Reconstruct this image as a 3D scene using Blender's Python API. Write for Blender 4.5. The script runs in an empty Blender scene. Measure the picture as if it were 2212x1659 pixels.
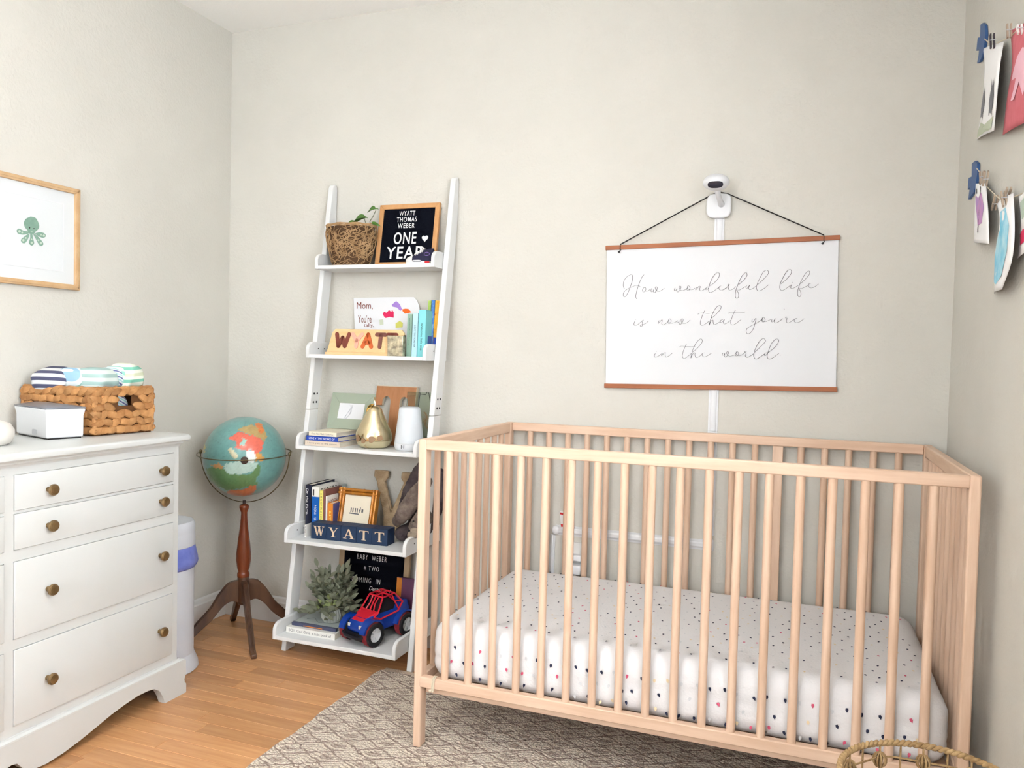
import bpy, bmesh, math, random
import numpy as np
from mathutils import Vector, Matrix, noise
random.seed(7)
S = bpy.context.scene
COL = S.collection
# ------------------------------------------------------------------ camera (solved from the photograph's vanishing points)
CAM = dict(cx=2.2352, cy=-2.6548, cz=1.1003, yaw=0.3527, pitch=-0.0339, roll=0.0249, f=1697.3)
PW, PH = 2212, 1659
def cam_axes():
    y, p, ro = CAM['yaw'], CAM['pitch'], CAM['roll']
    fw = Vector((-math.sin(y)*math.cos(p), math.cos(y)*math.cos(p), math.sin(p)))
    r = Vector((math.cos(y), math.sin(y), 0)); u = r.cross(fw)
    return fw, math.cos(ro)*r+math.sin(ro)*u, -math.sin(ro)*r+math.cos(ro)*u
FW, RT, UP = cam_axes()
CO = Vector((CAM['cx'], CAM['cy'], CAM['cz']))
cd = bpy.data.cameras.new('camera'); cam = bpy.data.objects.new('camera', cd); COL.objects.link(cam)
cam.matrix_world = Matrix(((RT.x, UP.x, -FW.x, CO.x), (RT.y, UP.y, -FW.y, CO.y), (RT.z, UP.z, -FW.z, CO.z), (0, 0, 0, 1)))
cd.sensor_width = 36; cd.lens = CAM['f']/PW*36; cd.clip_start = .02
S.camera = cam
# ------------------------------------------------------------------ world, window light, exposure
S.view_settings.view_transform = 'Standard'; S.view_settings.look = 'None'
S.view_settings.gamma = 1; S.view_settings.exposure = 0.66; S.view_settings.use_curve_mapping = False
wd = bpy.data.worlds.new('world'); S.world = wd; wd.use_nodes = True
bg = wd.node_tree.nodes['Background']; bg.inputs[0].default_value = (.80, .90, 1, 1); bg.inputs[1].default_value = 1.6
def area(name, loc, rot, sx, sy, power, col):
    l = bpy.data.lights.new(name, 'AREA'); l.shape = 'RECTANGLE'; l.size = sx; l.size_y = sy; l.energy = power; l.color = col
    o = bpy.data.objects.new(name, l); COL.objects.link(o); o.location = loc; o.rotation_euler = rot; return o
RX = 2.651          # right wall
RH = 2.398          # ceiling
RY = -3.9           # wall behind the camera
area('window_light', (RX+.10, -2.15, 1.52), (0, math.radians(90), 0), 1.15, 1.10, 39, (.94, .972, 1))
area('window_light', (1.25, RY-.10, 1.45), (math.radians(90), 0, 0), 1.5, 1.3, 32, (.94, .975, 1))
area('ceiling_lamp_light', (1.33, -1.9, RH-.14), (0, 0, 0), .32, .32, 7, (1, .95, .88))
# ------------------------------------------------------------------ helpers
def at(px, py, **k):
    d = FW+RT*((px-PW/2)/CAM['f'])+UP*((PH/2-py)/CAM['f'])
    (a, v), = k.items(); i = 'xyz'.index(a); return CO+d*((v-CO[i])/d[i])
def lin(c):
    return tuple(((v/255)/12.92 if v/255 <= .04045 else ((v/255+.055)/1.055)**2.4) for v in c)+(1,)
M = {}
def mat(name, c, rough=.5, metal=0, c2=None, scale=8, stretch=(1, 1, 1), bump=0, bscale=60, spec=.5, detail=4, rnd=0, lo=.35, hi=.65, coat=0, trans=0, ior=1.45, emit=None):
    m = bpy.data.materials.new(name); m.use_nodes = True; nt = m.node_tree; b = nt.nodes['Principled BSDF']; L = nt.links.new; N = nt.nodes.new
    b.inputs['Roughness'].default_value = rough; b.inputs['Metallic'].default_value = metal
    b.inputs['Specular IOR Level'].default_value = spec; b.inputs['Coat Weight'].default_value = coat
    b.inputs['Transmission Weight'].default_value = trans; b.inputs['IOR'].default_value = ior
    b.inputs['Base Color'].default_value = lin(c)
    tc = N('ShaderNodeTexCoord')
    if c2 is not None:
        mp = N('ShaderNodeMapping'); mp.inputs['Scale'].default_value = stretch; L(tc.outputs['Object'], mp.inputs[0])
        n = N('ShaderNodeTexNoise'); n.inputs['Scale'].default_value = scale; n.inputs['Detail'].default_value = detail; n.inputs['Roughness'].default_value = .6
        L(mp.outputs[0], n.inputs['Vector'])
        if rnd:
            oi = N('ShaderNodeObjectInfo'); ad = N('ShaderNodeVectorMath'); ad.operation = 'MULTIPLY_ADD'
            cb = N('ShaderNodeCombineXYZ'); L(oi.outputs['Random'], cb.inputs[0]); L(oi.outputs['Random'], cb.inputs[1])
            L(cb.outputs[0], ad.inputs[0]); ad.inputs[1].default_value = (37, 61, 0); L(mp.outputs[0], ad.inputs[2]); L(ad.outputs[0], n.inputs['Vector'])
        r = N('ShaderNodeValToRGB'); r.color_ramp.elements[0].color = lin(c); r.color_ramp.elements[1].color = lin(c2)
        r.color_ramp.elements[0].position = lo; r.color_ramp.elements[1].position = hi
        L(n.outputs['Fac'], r.inputs[0]); out = r.outputs[0]
        if rnd:
            hs = N('ShaderNodeHueSaturation'); mr = N('ShaderNodeMapRange'); mr.inputs['To Min'].default_value = 1-rnd; mr.inputs['To Max'].default_value = 1+rnd*.6
            L(oi.outputs['Random'], mr.inputs[0]); L(mr.outputs[0], hs.inputs['Value']); L(out, hs.inputs['Color']); out = hs.outputs[0]
        L(out, b.inputs['Base Color'])
    if bump:
        n2 = N('ShaderNodeTexNoise'); n2.inputs['Scale'].default_value = bscale; n2.inputs['Detail'].default_value = 3; L(tc.outputs['Object'], n2.inputs['Vector'])
        bp = N('ShaderNodeBump'); bp.inputs['Strength'].default_value = bump; bp.inputs['Distance'].default_value = .004; L(n2.outputs['Fac'], bp.inputs['Height']); L(bp.outputs[0], b.inputs['Normal'])
    if emit: b.inputs['Emission Color'].default_value = lin(c); b.inputs['Emission Strength'].default_value = emit
    M[name] = m; return m
WM = {}   # world matrix of every thing built here
def root(name, label, cat, loc=(0, 0, 0), rz=0, group=None, kind=None, rot=None):
    o = bpy.data.objects.new(name, None); COL.objects.link(o); o.location = loc
    o.rotation_euler = rot if rot else (0, 0, rz); o.empty_display_size = .03
    WM[o.name] = Matrix.Translation(loc) @ o.rotation_euler.to_matrix().to_4x4()
    tag(o, label, cat, group, kind); return o
def tag(o, label=None, cat=None, group=None, kind=None):
    if label: o['label'] = label
    if cat: o['category'] = cat
    if group: o['group'] = group
    if kind: o['kind'] = kind
    return o
class MB:
    def __init__(s): s.v = []; s.f = []; s.m = []; s.mi = 0
    def add(s, vs, fs):
        b = len(s.v); s.v += [Vector(p) for p in vs]; s.f += [tuple(b+i for i in f) for f in fs]; s.m += [s.mi]*len(fs); return s
    def box(s, a, b):
        (x0, y0, z0), (x1, y1, z1) = a, b
        return s.add([(x0, y0, z0), (x1, y0, z0), (x1, y1, z0), (x0, y1, z0), (x0, y0, z1), (x1, y0, z1), (x1, y1, z1), (x0, y1, z1)],
                     [(0, 3, 2, 1), (4, 5, 6, 7), (0, 1, 5, 4), (1, 2, 6, 5), (2, 3, 7, 6), (3, 0, 4, 7)])
    def hexa(s, q):   # eight corners: bottom loop, top loop
        return s.add(q, [(0, 3, 2, 1), (4, 5, 6, 7), (0, 1, 5, 4), (1, 2, 6, 5), (2, 3, 7, 6), (3, 0, 4, 7)])
    def prism(s, poly, ext):   # 3-D polygon extruded by vector
        n = len(poly); ext = Vector(ext); P = [Vector(p) for p in poly]
        return s.add(P+[p+ext for p in P], [tuple(range(n))[::-1], tuple(range(n, 2*n))]+[(i, (i+1) % n, n+(i+1) % n, n+i) for i in range(n)])
    def lathe(s, prof, c=(0, 0, 0), n=32, ax=None, sx=1, sy=1, caps=True):
        c = Vector(c); R = Vector((0, 0, 1)).rotation_difference(Vector(ax).normalized()).to_matrix() if ax else Matrix.Identity(3)
        vs = []; fs = []
        for r, z in prof:
            for i in range(n):
                a = 2*math.pi*i/n; vs.append(c+R @ Vector((r*math.cos(a)*sx, r*math.sin(a)*sy, z)))
        for j in range(len(prof)-1):
            for i in range(n): fs.append((j*n+i, j*n+(i+1) % n, (j+1)*n+(i+1) % n, (j+1)*n+i))
        if caps:
            fs.append(tuple(range(n))[::-1]); k = (len(prof)-1)*n; fs.append(tuple(range(k, k+n)))
        return s.add(vs, fs)
    def tube(s, pts, r, n=8, closed=False, flat=1):
        P = [Vector(p) for p in pts]; m = len(P); rr = r if isinstance(r, (list, tuple)) else [r]*m
        vs = []; up = None
        for i in range(m):
            t = (P[(i+1) % m]-P[i-1]) if closed else (P[min(i+1, m-1)]-P[max(i-1, 0)])
            if t.length < 1e-9: t = Vector((0, 0, 1))
            t.normalize()
            if up is None: up = Vector((0, 0, 1)) if abs(t.z) < .9 else Vector((1, 0, 0))
            a = t.cross(up); a = a.normalized() if a.length > 1e-6 else t.orthogonal().normalized(); up = a.cross(t).normalized()
            for k in range(n):
                w = 2*math.pi*k/n; vs.append(P[i]+a*(rr[i]*math.cos(w))+up*(rr[i]*flat*math.sin(w)))
        fs = [(i*n+k, i*n+(k+1) % n, ((i+1) % m)*n+(k+1) % n, ((i+1) % m)*n+k) for i in range(m if closed else m-1) for k in range(n)]
        if not closed: fs += [tuple(range(n))[::-1], tuple(range((m-1)*n, m*n))]
        return s.add(vs, fs)
    def ell(s, c, rad, n=20, m=12, R=None):
        c = Vector(c); vs = []; fs = []
        for j in range(m+1):
            p = math.pi*j/m
            for i in range(n):
                a = 2*math.pi*i/n; v = Vector((rad[0]*math.sin(p)*math.cos(a), rad[1]*math.sin(p)*math.sin(a), -rad[2]*math.cos(p)))
                vs.append(c+(R @ v if R else v))
        for j in range(m):
            for i in range(n): fs.append((j*n+i, j*n+(i+1) % n, (j+1)*n+(i+1) % n, (j+1)*n+i))
        return s.add(vs, fs)
    def mesh(s, name, mats, smooth=35):
        me = bpy.data.meshes.new(name); me.from_pydata([tuple(v) for v in s.v], [], s.f)
        for m in (mats if isinstance(mats, (list, tuple)) else [mats]): me.materials.append(m)
        me.polygons.foreach_set('material_index', s.m)
        bm = bmesh.new(); bm.from_mesh(me); bmesh.ops.remove_doubles(bm, verts=bm.verts, dist=1e-6); bmesh.ops.recalc_face_normals(bm, faces=bm.faces); bm.to_mesh(me); bm.free()
        if smooth: me.shade_smooth(); me.set_sharp_from_angle(angle=math.radians(smooth))
        me.update(); return me
    def build(s, name, mats, parent=None, local=False, bevel=0, smooth=35, seg=2):
        if parent is not None:
            if not local:
                Mi = WM[parent.name].inverted(); s.v = [Mi @ v for v in s.v]
            o = bpy.data.objects.new(name, s.mesh(name, mats, smooth)); COL.objects.link(o); o.parent = parent; WM[o.name] = WM[parent.name]
        else:
            lo = Vector([min(v[i] for v in s.v) for i in range(3)]); hi = Vector([max(v[i] for v in s.v) for i in range(3)])
            b = Vector(((lo.x+hi.x)/2, (lo.y+hi.y)/2, lo.z)); s.v = [v-b for v in s.v]
            o = bpy.data.objects.new(name, s.mesh(name, mats, smooth)); COL.objects.link(o); o.location = b; WM[o.name] = Matrix.Translation(b)
        if bevel:
            md = o.modifiers.new('bevel', 'BEVEL'); md.width = bevel; md.segments = seg; md.limit_method = 'ANGLE'; md.angle_limit = math.radians(40); md.harden_normals = False
        return o
def piece(me, name, parent, M4):   # shared-mesh part placed by a matrix in world space
    o = bpy.data.objects.new(name, me); COL.objects.link(o); o.parent = parent
    o.matrix_basis = WM[parent.name].inverted() @ M4; WM[o.name] = M4; return o
def frame_m(o, U, V, N=None):
    U = Vector(U).normalized(); V = Vector(V).normalized(); N = Vector(N) if N else U.cross(V)
    o = Vector(o); return Matrix(((U.x, V.x, N.x, o.x), (U.y, V.y, N.y, o.y), (U.z, V.z, N.z, o.z), (0, 0, 0, 1)))
def text_mb(body, o, U, V, w, h, depth=.0006, bold=0, shear=0, space=1):
    c = bpy.data.curves.new('lettering', 'FONT'); c.body = body; c.resolution_u = 3; c.offset = bold; c.shear = shear; c.space_character = space; c.fill_mode = 'FRONT'
    ob = bpy.data.objects.new('tmp', c); COL.objects.link(ob)
    me = bpy.data.meshes.new_from_object(ob.evaluated_get(bpy.context.evaluated_depsgraph_get()))
    vs = [v.co.copy() for v in me.vertices]; fs = [tuple(p.vertices) for p in me.polygons]
    bpy.data.objects.remove(ob); bpy.data.curves.remove(c); bpy.data.meshes.remove(me)
    mb = MB()
    if not vs: return mb
    x0 = min(v.x for v in vs); x1 = max(v.x for v in vs); y0 = min(v.y for v in vs); y1 = max(v.y for v in vs)
    o = Vector(o); U = Vector(U).normalized(); V = Vector(V).normalized(); N = U.cross(V)
    mb.add([o+U*((v.x-x0)/(x1-x0)*w)+V*((v.y-y0)/(y1-y0)*h)+N*depth for v in vs], fs); return mb
def text(body, o, U, V, w, h, m, parent, name='lettering', depth=.0008, **k):
    return text_mb(body, o, U, V, w, h, depth, **k).build(name, m, parent, smooth=0)
def strokes(mb, lines, o, U, V, w, h, r, depth, n=8):   # flat rounded strokes raised by depth
    o = Vector(o); U = Vector(U).normalized(); V = Vector(V).normalized(); N = U.cross(V)
    for ln in lines:
        for (a, b) in zip(ln[:-1], ln[1:]):
            A = Vector((a[0]*w, a[1]*h)); B = Vector((b[0]*w, b[1]*h)); d = B-A; an = math.atan2(d.y, d.x); poly = []
            for k in range(n+1): t = an+math.pi/2+math.pi*k/n; poly.append((A.x+r*math.cos(t), A.y+r*math.sin(t)))
            for k in range(n+1): t = an-math.pi/2+math.pi*k/n; poly.append((B.x+r*math.cos(t), B.y+r*math.sin(t)))
            mb.prism([o+U*x+V*y for x, y in poly], N*depth)
    return mb
def catmull(P, k=5):
    P = [Vector(p) for p in P]; P = [2*P[0]-P[1]]+P+[2*P[-1]-P[-2]]; out = []
    for i in range(1, len(P)-2):
        for j in range(k):
            t = j/k; a, b, c, d = P[i-1], P[i], P[i+1], P[i+2]
            out.append(.5*((2*b)+(c-a)*t+(2*a-5*b+4*c-d)*t*t+(3*b-a-3*c+d)*t**3))
    out.append(P[-2]); return out
LET = {'W': [[(0, 1), (.24, 0), (.5, .72), (.76, 0), (1, 1)]], 'Y': [[(0, 1), (.5, .48)], [(1, 1), (.5, .48), (.5, 0)]],
       'A': [[(0, 0), (.5, 1), (1, 0)], [(.22, .33), (.78, .33)]], 'T': [[(0, 1), (1, 1)], [(.5, 1), (.5, 0)]]}
def serif_letter(mb, ch, o, U, V, w, h, depth):
    q = {'W': [[(.06, 1), (.24, 1), (.42, 0), (.34, 0)], [(.44, 1), (.6, 1), (.78, 0), (.68, 0)], [(.50, .85), (.56, .78), (.42, 0), (.37, 0)], [(.9, 1), (.95, 1), (.76, 0), (.71, 0)], [(-.02, 1), (.32, 1), (.32, .955), (-.02, .955)], [(.36, 1), (.68, 1), (.68, .955), (.36, .955)], [(.82, 1), (1.03, 1), (1.03, .955), (.82, .955)]],
         'Y': [[(.05, 1), (.27, 1), (.6, .45), (.42, .42)], [(.86, 1), (.93, 1), (.6, .45), (.5, .42)], [(.41, .5), (.6, .5), (.6, 0), (.41, 0)], [(-.03, 1), (.36, 1), (.36, .95), (-.03, .95)], [(.74, 1), (1.04, 1), (1.04, .95), (.74, .95)], [(.28, .05), (.74, .05), (.74, 0), (.28, 0)]],
         'A': [[(.42, 1), (.55, 1), (.93, 0), (.7, 0)], [(.44, 1), (.5, .92), (.17, 0), (.1, 0)], [(.25, .36), (.7, .36), (.7, .30), (.25, .30)], [(-.02, .05), (.3, .05), (.3, 0), (-.02, 0)], [(.6, .05), (1.03, .05), (1.03, 0), (.6, 0)]],
         'T': [[(.4, 1), (.6, 1), (.6, 0), (.4, 0)], [(0, 1), (1, 1), (1, .94), (0, .94)], [(0, 1), (.05, 1), (.12, .94), (0, .74)], [(1, 1), (.95, 1), (.88, .94), (1, .74)], [(.26, .05), (.74, .05), (.74, 0), (.26, 0)]]}[ch]
    o = Vector(o); U = Vector(U).normalized(); V = Vector(V).normalized(); N = U.cross(V)
    for i, p in enumerate(q): mb.prism([o+U*(x*w)+V*(y*h) for x, y in p], N*(depth+i*.00003))
    return mb
X_, Y_, Z_ = Vector((1, 0, 0)), Vector((0, 1, 0)), Vector((0, 0, 1))
# ------------------------------------------------------------------ materials
mat('wall_paint', (209, 206, 198), .85, c2=(205, 202, 194), scale=3, bump=.35, bscale=110, spec=.2)
mat('ceiling_paint', (245, 244, 241), .9, bump=.2, bscale=90, spec=.2)
mat('trim_white', (222, 221, 219), .45)
mat('white_paint', (222, 223, 223), .38)
mat('dresser_paint', (206, 208, 207), .42, c2=(204, 206, 204), scale=4)
mat('brass', (158, 134, 98), .36, metal=.85, c2=(134, 110, 76), scale=30)
mat('beech', (224, 194, 170), .5, c2=(210, 176, 150), scale=9, stretch=(6, 6, .5), detail=6, rnd=.04)
mat('beech_x', (224, 194, 170), .5, c2=(210, 176, 150), scale=9, stretch=(.5, 6, 6), detail=6, rnd=.04)
mat('beech_y', (226, 197, 172), .5, c2=(212, 179, 152), scale=9, stretch=(6, .5, 6), detail=6, rnd=.04)
mat('plank_wood', (210, 160, 112), .34, c2=(184, 128, 82), scale=7, stretch=(.6, 9, 2), detail=8, rnd=.17, lo=.3, hi=.75)
mat('sheet_cloth', (224, 222, 223), .9, spec=.1, bump=.25, bscale=180)
for n, c in dict(navy_print=(48, 52, 74), pink_print=(206, 92, 120), grey_print=(206, 207, 210), tan_print=(226, 205, 170)).items(): mat(n, c, .9, spec=.1)
mat('oak_frame', (206, 174, 134), .5, c2=(194, 158, 116), scale=10, stretch=(2, 2, 2), detail=6)
mat('board_oak', (206, 156, 104), .5, c2=(192, 140, 88), scale=10, stretch=(2, 2, 2), detail=6)
mat('light_oak', (190, 166, 132), .5, c2=(176, 150, 116), scale=10, stretch=(2, 2, 2), detail=6)
mat('walnut_strip', (168, 100, 60), .5, c2=(148, 84, 48), scale=12, stretch=(.5, 4, 4), detail=6)
mat('paper_white', (222, 223, 226), .8, spec=.15)
mat('paper_art', (243, 242, 242), .9, spec=.1)
mat('ink_grey', (96, 97, 102), .8)
mat('black', (22, 22, 24), .5)
mat('felt_black', (14, 17, 26), .95, spec=.05, bump=.3, bscale=300)
mat('letter_white', (238, 238, 238), .4)
mat('plastic_white', (220, 221, 224), .3)
mat('lamp_white', (206, 211, 216), .6)
mat('plastic_grey', (188, 190, 196), .35)
mat('lid_grey', (118, 121, 129), .35)
mat('mat_card', (215, 218, 220), .85, spec=.1)
mat('plastic_dark', (44, 44, 56), .2)
mat('cherry', (126, 62, 34), .25, c2=(102, 46, 24), scale=9, stretch=(3, 3, .6), coat=.4)
mat('dark_walnut', (92, 64, 46), .35, c2=(66, 44, 34), scale=9, stretch=(3, 3, .6), coat=.2)
mat('old_brass', (120, 110, 84), .35, metal=1)
mat('cap_dark', (64, 46, 38), .6, c2=(40, 30, 26), scale=90)
mat('gold', (232, 218, 184), .24, metal=1, c2=(222, 204, 164), scale=6, bump=.5, bscale=18)
mat('gold_matte', (214, 204, 168), .4, metal=.6)
mat('copper_inside', (150, 120, 90), .5)
mat('t_wood', (180, 126, 86), .55, c2=(160, 106, 66), scale=8, stretch=(4, 4, .7), detail=6)
mat('t_edge', (205, 190, 166), .6)
mat('burlap', (190, 166, 134), .9, c2=(166, 142, 110), scale=40, bump=.6, bscale=260)
mat('sage', (156, 166, 148), .3, coat=.3)
mat('bamboo_gold', (202, 134, 48), .28, metal=.35, c2=(172, 104, 30), scale=14, coat=.5)
mat('navy_block', (24, 50, 84), .55, c2=(20, 42, 72), scale=8)
mat('letter_wood', (230, 206, 178), .6, c2=(214, 186, 154), scale=20)
mat('maple', (230, 196, 148), .5, c2=(220, 182, 130), scale=10, stretch=(1, 4, 4), detail=6)
for n, c in dict(maroon=(124, 58, 46), blush=(236, 170, 150), orange=(204, 98, 44), brown=(120, 72, 62)).items(): mat('puzzle_'+n, c, .55)
mat('silver_glass', (140, 132, 116), .25, metal=.6, c2=(222, 210, 180), scale=46, detail=3, bump=.5, bscale=70)
mat('seagrass', (188, 154, 114), .8, c2=(146, 112, 74), scale=30)
mat('seagrass_dark', (84, 60, 40), .9)
mat('hyacinth', (190, 140, 88), .65, c2=(154, 104, 58), scale=26, stretch=(1, 1, 1), rnd=.2, bump=.5, bscale=60)
mat('hyacinth_dark', (96, 60, 30), .9)
mat('rope', (176, 146, 104), .8, c2=(140, 110, 72), scale=60)
mat('leaf', (92, 132, 58), .45, c2=(62, 104, 40), scale=20)
mat('sage_leaf', (124, 128, 108), .7, c2=(96, 102, 84), scale=20, rnd=.16)
mat('yellow_leaf', (150, 162, 106), .7, c2=(126, 140, 90), scale=20, rnd=.1)
mat('stem_green', (96, 104, 76), .7)
mat('pot_grey', (172, 176, 170), .7)
mat('soil', (58, 44, 34), .95)
mat('plush_fur', (132, 118, 108), .95, c2=(94, 82, 78), scale=26, bump=1, bscale=120, spec=.05)
mat('plush_dark', (92, 82, 82), .95, c2=(70, 62, 66), scale=26, bump=1, bscale=120, spec=.05)
mat('plush_muzzle', (166, 152, 134), .95, c2=(132, 118, 104), scale=30, bump=1, bscale=120, spec=.05)
mat('truck_blue', (8, 56, 150), .22, coat=.4)
mat('truck_red', (206, 34, 52), .3)
mat('truck_black', (18, 18, 26), .45)
mat('tyre', (24, 24, 28), .8)
mat('tyre_red', (130, 30, 40), .7)
mat('bag_blue', (138, 150, 222), .5, c2=(108, 122, 206), scale=14, bump=.6, bscale=30)
mat('pail_white', (214, 218, 226), .4)
mat('cream', (224, 219, 212), .6)
mat('navy_cloth', (30, 30, 58), .8)
mat('rubber_white', (236, 234, 230), .5)
mat('red_label', (204, 32, 44), .5)
mat('hook_blue', (52, 92, 146), .5, c2=(44, 80, 132), scale=20)
mat('peg_wood', (176, 158, 140), .8)
mat('peg_dark', (64, 56, 64), .8)
mat('twine', (214, 202, 180), .9)
mat('art_red', (214, 116, 126), .9, c2=(208, 106, 116), scale=30)
mat('art_pink', (240, 190, 204), .9)
mat('art_grey', (120, 120, 126), .9)
mat('art_sage', (190, 198, 176), .9)
mat('art_purple', (178, 142, 196), .9, c2=(206, 148, 190), scale=26)
mat('art_cyan', (120, 198, 226), .9, c2=(196, 228, 238), scale=18)
mat('art_crimson', (210, 40, 88), .9)
mat('art_violet', (160, 128, 204), .9)
mat('art_orange', (228, 102, 36), .9)
mat('art_yellow', (214, 212, 110), .9)
mat('octopus_green', (120, 152, 136), .9, c2=(130, 162, 146), scale=40)
mat('octopus_spot', (184, 200, 186), .9)
mat('packet_white', (236, 234, 232), .5)
mat('page_paper', (226, 220, 206), .9, c2=(208, 200, 184), scale=120, stretch=(.1, .1, 6))
mat('window_glass', (255, 255, 255), .02, trans=1, ior=1.01)
mat('clear_glass', (224, 234, 224), .04, trans=1, ior=1.3, spec=.5)
mat('rug_binding', (208, 188, 168), .95, bump=.8, bscale=200)
def rug_material():
    m = bpy.data.materials.new('rug_weave'); m.use_nodes = True; nt = m.node_tree; b = nt.nodes['Principled BSDF']; L = nt.links.new; N = nt.nodes.new
    b.inputs['Roughness'].default_value = .95; b.inputs['Specular IOR Level'].default_value = .05
    def mth(op, a, c=None, d=None):
        n = N('ShaderNodeMath'); n.operation = op
        for i, v in enumerate((a, c, d)):
            if v is None: continue
            if isinstance(v, (int, float)): n.inputs[i].default_value = v
            else: L(v, n.inputs[i])
        return n.outputs[0]
    tc = N('ShaderNodeTexCoord'); nz = N('ShaderNodeTexNoise'); nz.inputs['Scale'].default_value = 55; nz.inputs['Detail'].default_value = 2; L(tc.outputs['Object'], nz.inputs['Vector'])
    sx = N('ShaderNodeSeparateXYZ'); L(tc.outputs['Object'], sx.inputs[0])
    jx = mth('MULTIPLY_ADD', nz.outputs['Fac'], .034, sx.outputs[0]); jy = mth('MULTIPLY_ADD', nz.outputs['Color'], .020, sx.outputs[1])
    u = mth('DIVIDE', jx, .113); v = mth('DIVIDE', jy, .064)
    tri = mth('PINGPONG', v, .5)                      # 0..0.5 zigzag
    du = mth('PINGPONG', u, .5); dv = tri
    line = mth('LESS_THAN', mth('ABSOLUTE', mth('SUBTRACT', mth('ADD', du, dv), .5)), .05)
    st = mth('PINGPONG', mth('SUBTRACT', mth('MULTIPLY', v, 5.0), mth('MULTIPLY', du, 3.4)), .5)
    leaf = mth('LESS_THAN', st, .17)
    ball = mth('ADD', mth('POWER', mth('MULTIPLY', du, 5.2), 2), mth('POWER', mth('MULTIPLY', dv, 6), 2)); blob = mth('LESS_THAN', ball, 1)
    t = mth('MINIMUM', mth('ADD', mth('MULTIPLY', line, .9), mth('ADD', mth('MULTIPLY', leaf, .62), mth('MULTIPLY', blob, .6))), 1)
    mx = N('ShaderNodeMix'); mx.data_type = 'RGBA'; L(t, mx.inputs['Factor']); mx.inputs['A'].default_value = lin((244, 231, 214)); mx.inputs['B'].default_value = lin((172, 152, 140))
    n2 = N('ShaderNodeTexVoronoi'); n2.inputs['Scale'].default_value = 190; L(tc.outputs['Object'], n2.inputs['Vector'])
    mr = N('ShaderNodeMapRange'); L(n2.outputs['Distance'], mr.inputs[0]); mr.inputs['To Min'].default_value = 1.04; mr.inputs['To Max'].default_value = .66
    hs = N('ShaderNodeHueSaturation'); L(mx.outputs['Result'], hs.inputs['Color']); L(mr.outputs[0], hs.inputs['Value']); L(hs.outputs[0], b.inputs['Base Color'])
    hh = mth('SUBTRACT', mth('MULTIPLY', n2.outputs['Distance'], -1.2), mth('MULTIPLY', t, .7))
    bp = N('ShaderNodeBump'); bp.inputs['Strength'].default_value = .9; bp.inputs['Distance'].default_value = .005; L(hh, bp.inputs['Height']); L(bp.outputs[0], b.inputs['Normal'])
    return m
M['rug'] = rug_material()

# ================================================================== THE ROOM
def struct(mb, name, m, **k): o = mb.build(name, m, None, smooth=0, **k); o['kind'] = 'structure'; return o
T = .1
struct(MB().box((-T, RY-T, -.12), (RX+T, T, -.008)), 'floor', M['plank_wood'])
floor = bpy.data.objects['floor']
struct(MB().box((-T, RY-T, RH), (RX+T, T, RH+T)), 'ceiling', M['ceiling_paint'])
struct(MB().box((-T, 0, -.008), (RX+T, T, RH)), 'wall_back', M['wall_paint'])
struct(MB().box((-T, RY, -.008), (0, 0, RH)), 'wall_left', M['wall_paint'])
wy0, wy1, wz0, wz1 = -2.72, -1.58, .92, 2.10      # window in the right wall, behind the frame of the photo
mb = MB(); mb.box((RX, RY, -.008), (RX+T, wy0, RH)); mb.box((RX, wy1, -.008), (RX+T, 0, RH)); mb.box((RX, wy0, -.008), (RX+T, wy1, wz0)); mb.box((RX, wy0, wz1), (RX+T, wy1, RH))
struct(mb, 'wall_right', M['wall_paint'])
fx0, fx1, fz0, fz1 = .5, 2.0, .8, 2.1
mb = MB(); mb.box((-T, RY-T, -.008), (fx0, RY, RH)); mb.box((fx1, RY-T, -.008), (RX+T, RY, RH)); mb.box((fx0, RY-T, -.008), (fx1, RY, fz0)); mb.box((fx0, RY-T, fz1), (fx1, RY, RH))
struct(mb, 'wall_front', M['wall_paint'])
def window(name, axis, a0, a1, z0, z1, pl):
    r = root(name, 'white framed sash window with daylight outside', 'window', (pl, (a0+a1)/2, z0) if axis == 'x' else ((a0+a1)/2, pl, z0)); del r['category']; r['kind'] = 'structure'
    w = .05; am = (a0+a1)/2
    def bx(mb, u0, u1, zz0, zz1, d0=-.02, d1=.03):
        if axis == 'x': mb.box((pl+d0, u0, zz0), (pl+d1, u1, zz1))
        else: mb.box((u0, pl+d0, zz0), (u1, pl+d1, zz1))
    mb = MB(); bx(mb, a0, a0+w, z0, z1); bx(mb, a1-w, a1, z0, z1); bx(mb, a0+w, a1-w, z0, z0+w); bx(mb, a0+w, a1-w, z1-w, z1); bx(mb, a0+w, a1-w, (z0+z1)/2-.02, (z0+z1)/2+.02)
    mb.build('window_frame', M['trim_white'], r, smooth=0)
    mb = MB(); bx(mb, a0+w, a1-w, z0+w, z1-w, .004, .007); mb.build('pane', M['window_glass'], r, smooth=0)
window('window_1', 'x', wy0, wy1, wz0, wz1, RX+.05)
window('window_2', 'y', fx0, fx1, fz0, fz1, RY-.06)
# baseboards with a stepped top
def base_poly(d): return [(0, 0), (d, 0), (d, .078), (d*.55, .088), (d*.55, .096), (0, .103)]
bb = [(0, -.0), (.014, 0), (.014, .080), (.009, .086), (.007, .098), (0, .104)]
mb = MB().prism([(.0, -a, z) for a, z in bb], (RX, 0, 0)); struct(mb, 'baseboard_back', M['trim_white'])
mb = MB().prism([(a, -.014, z) for a, z in bb], (0, RY+.014, 0)); struct(mb, 'baseboard_left', M['trim_white'])
mb = MB().prism([(RX-a, -.014, z) for a, z in bb], (0, RY+.014, 0)); struct(mb, 'baseboard_right', M['trim_white'])
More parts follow.
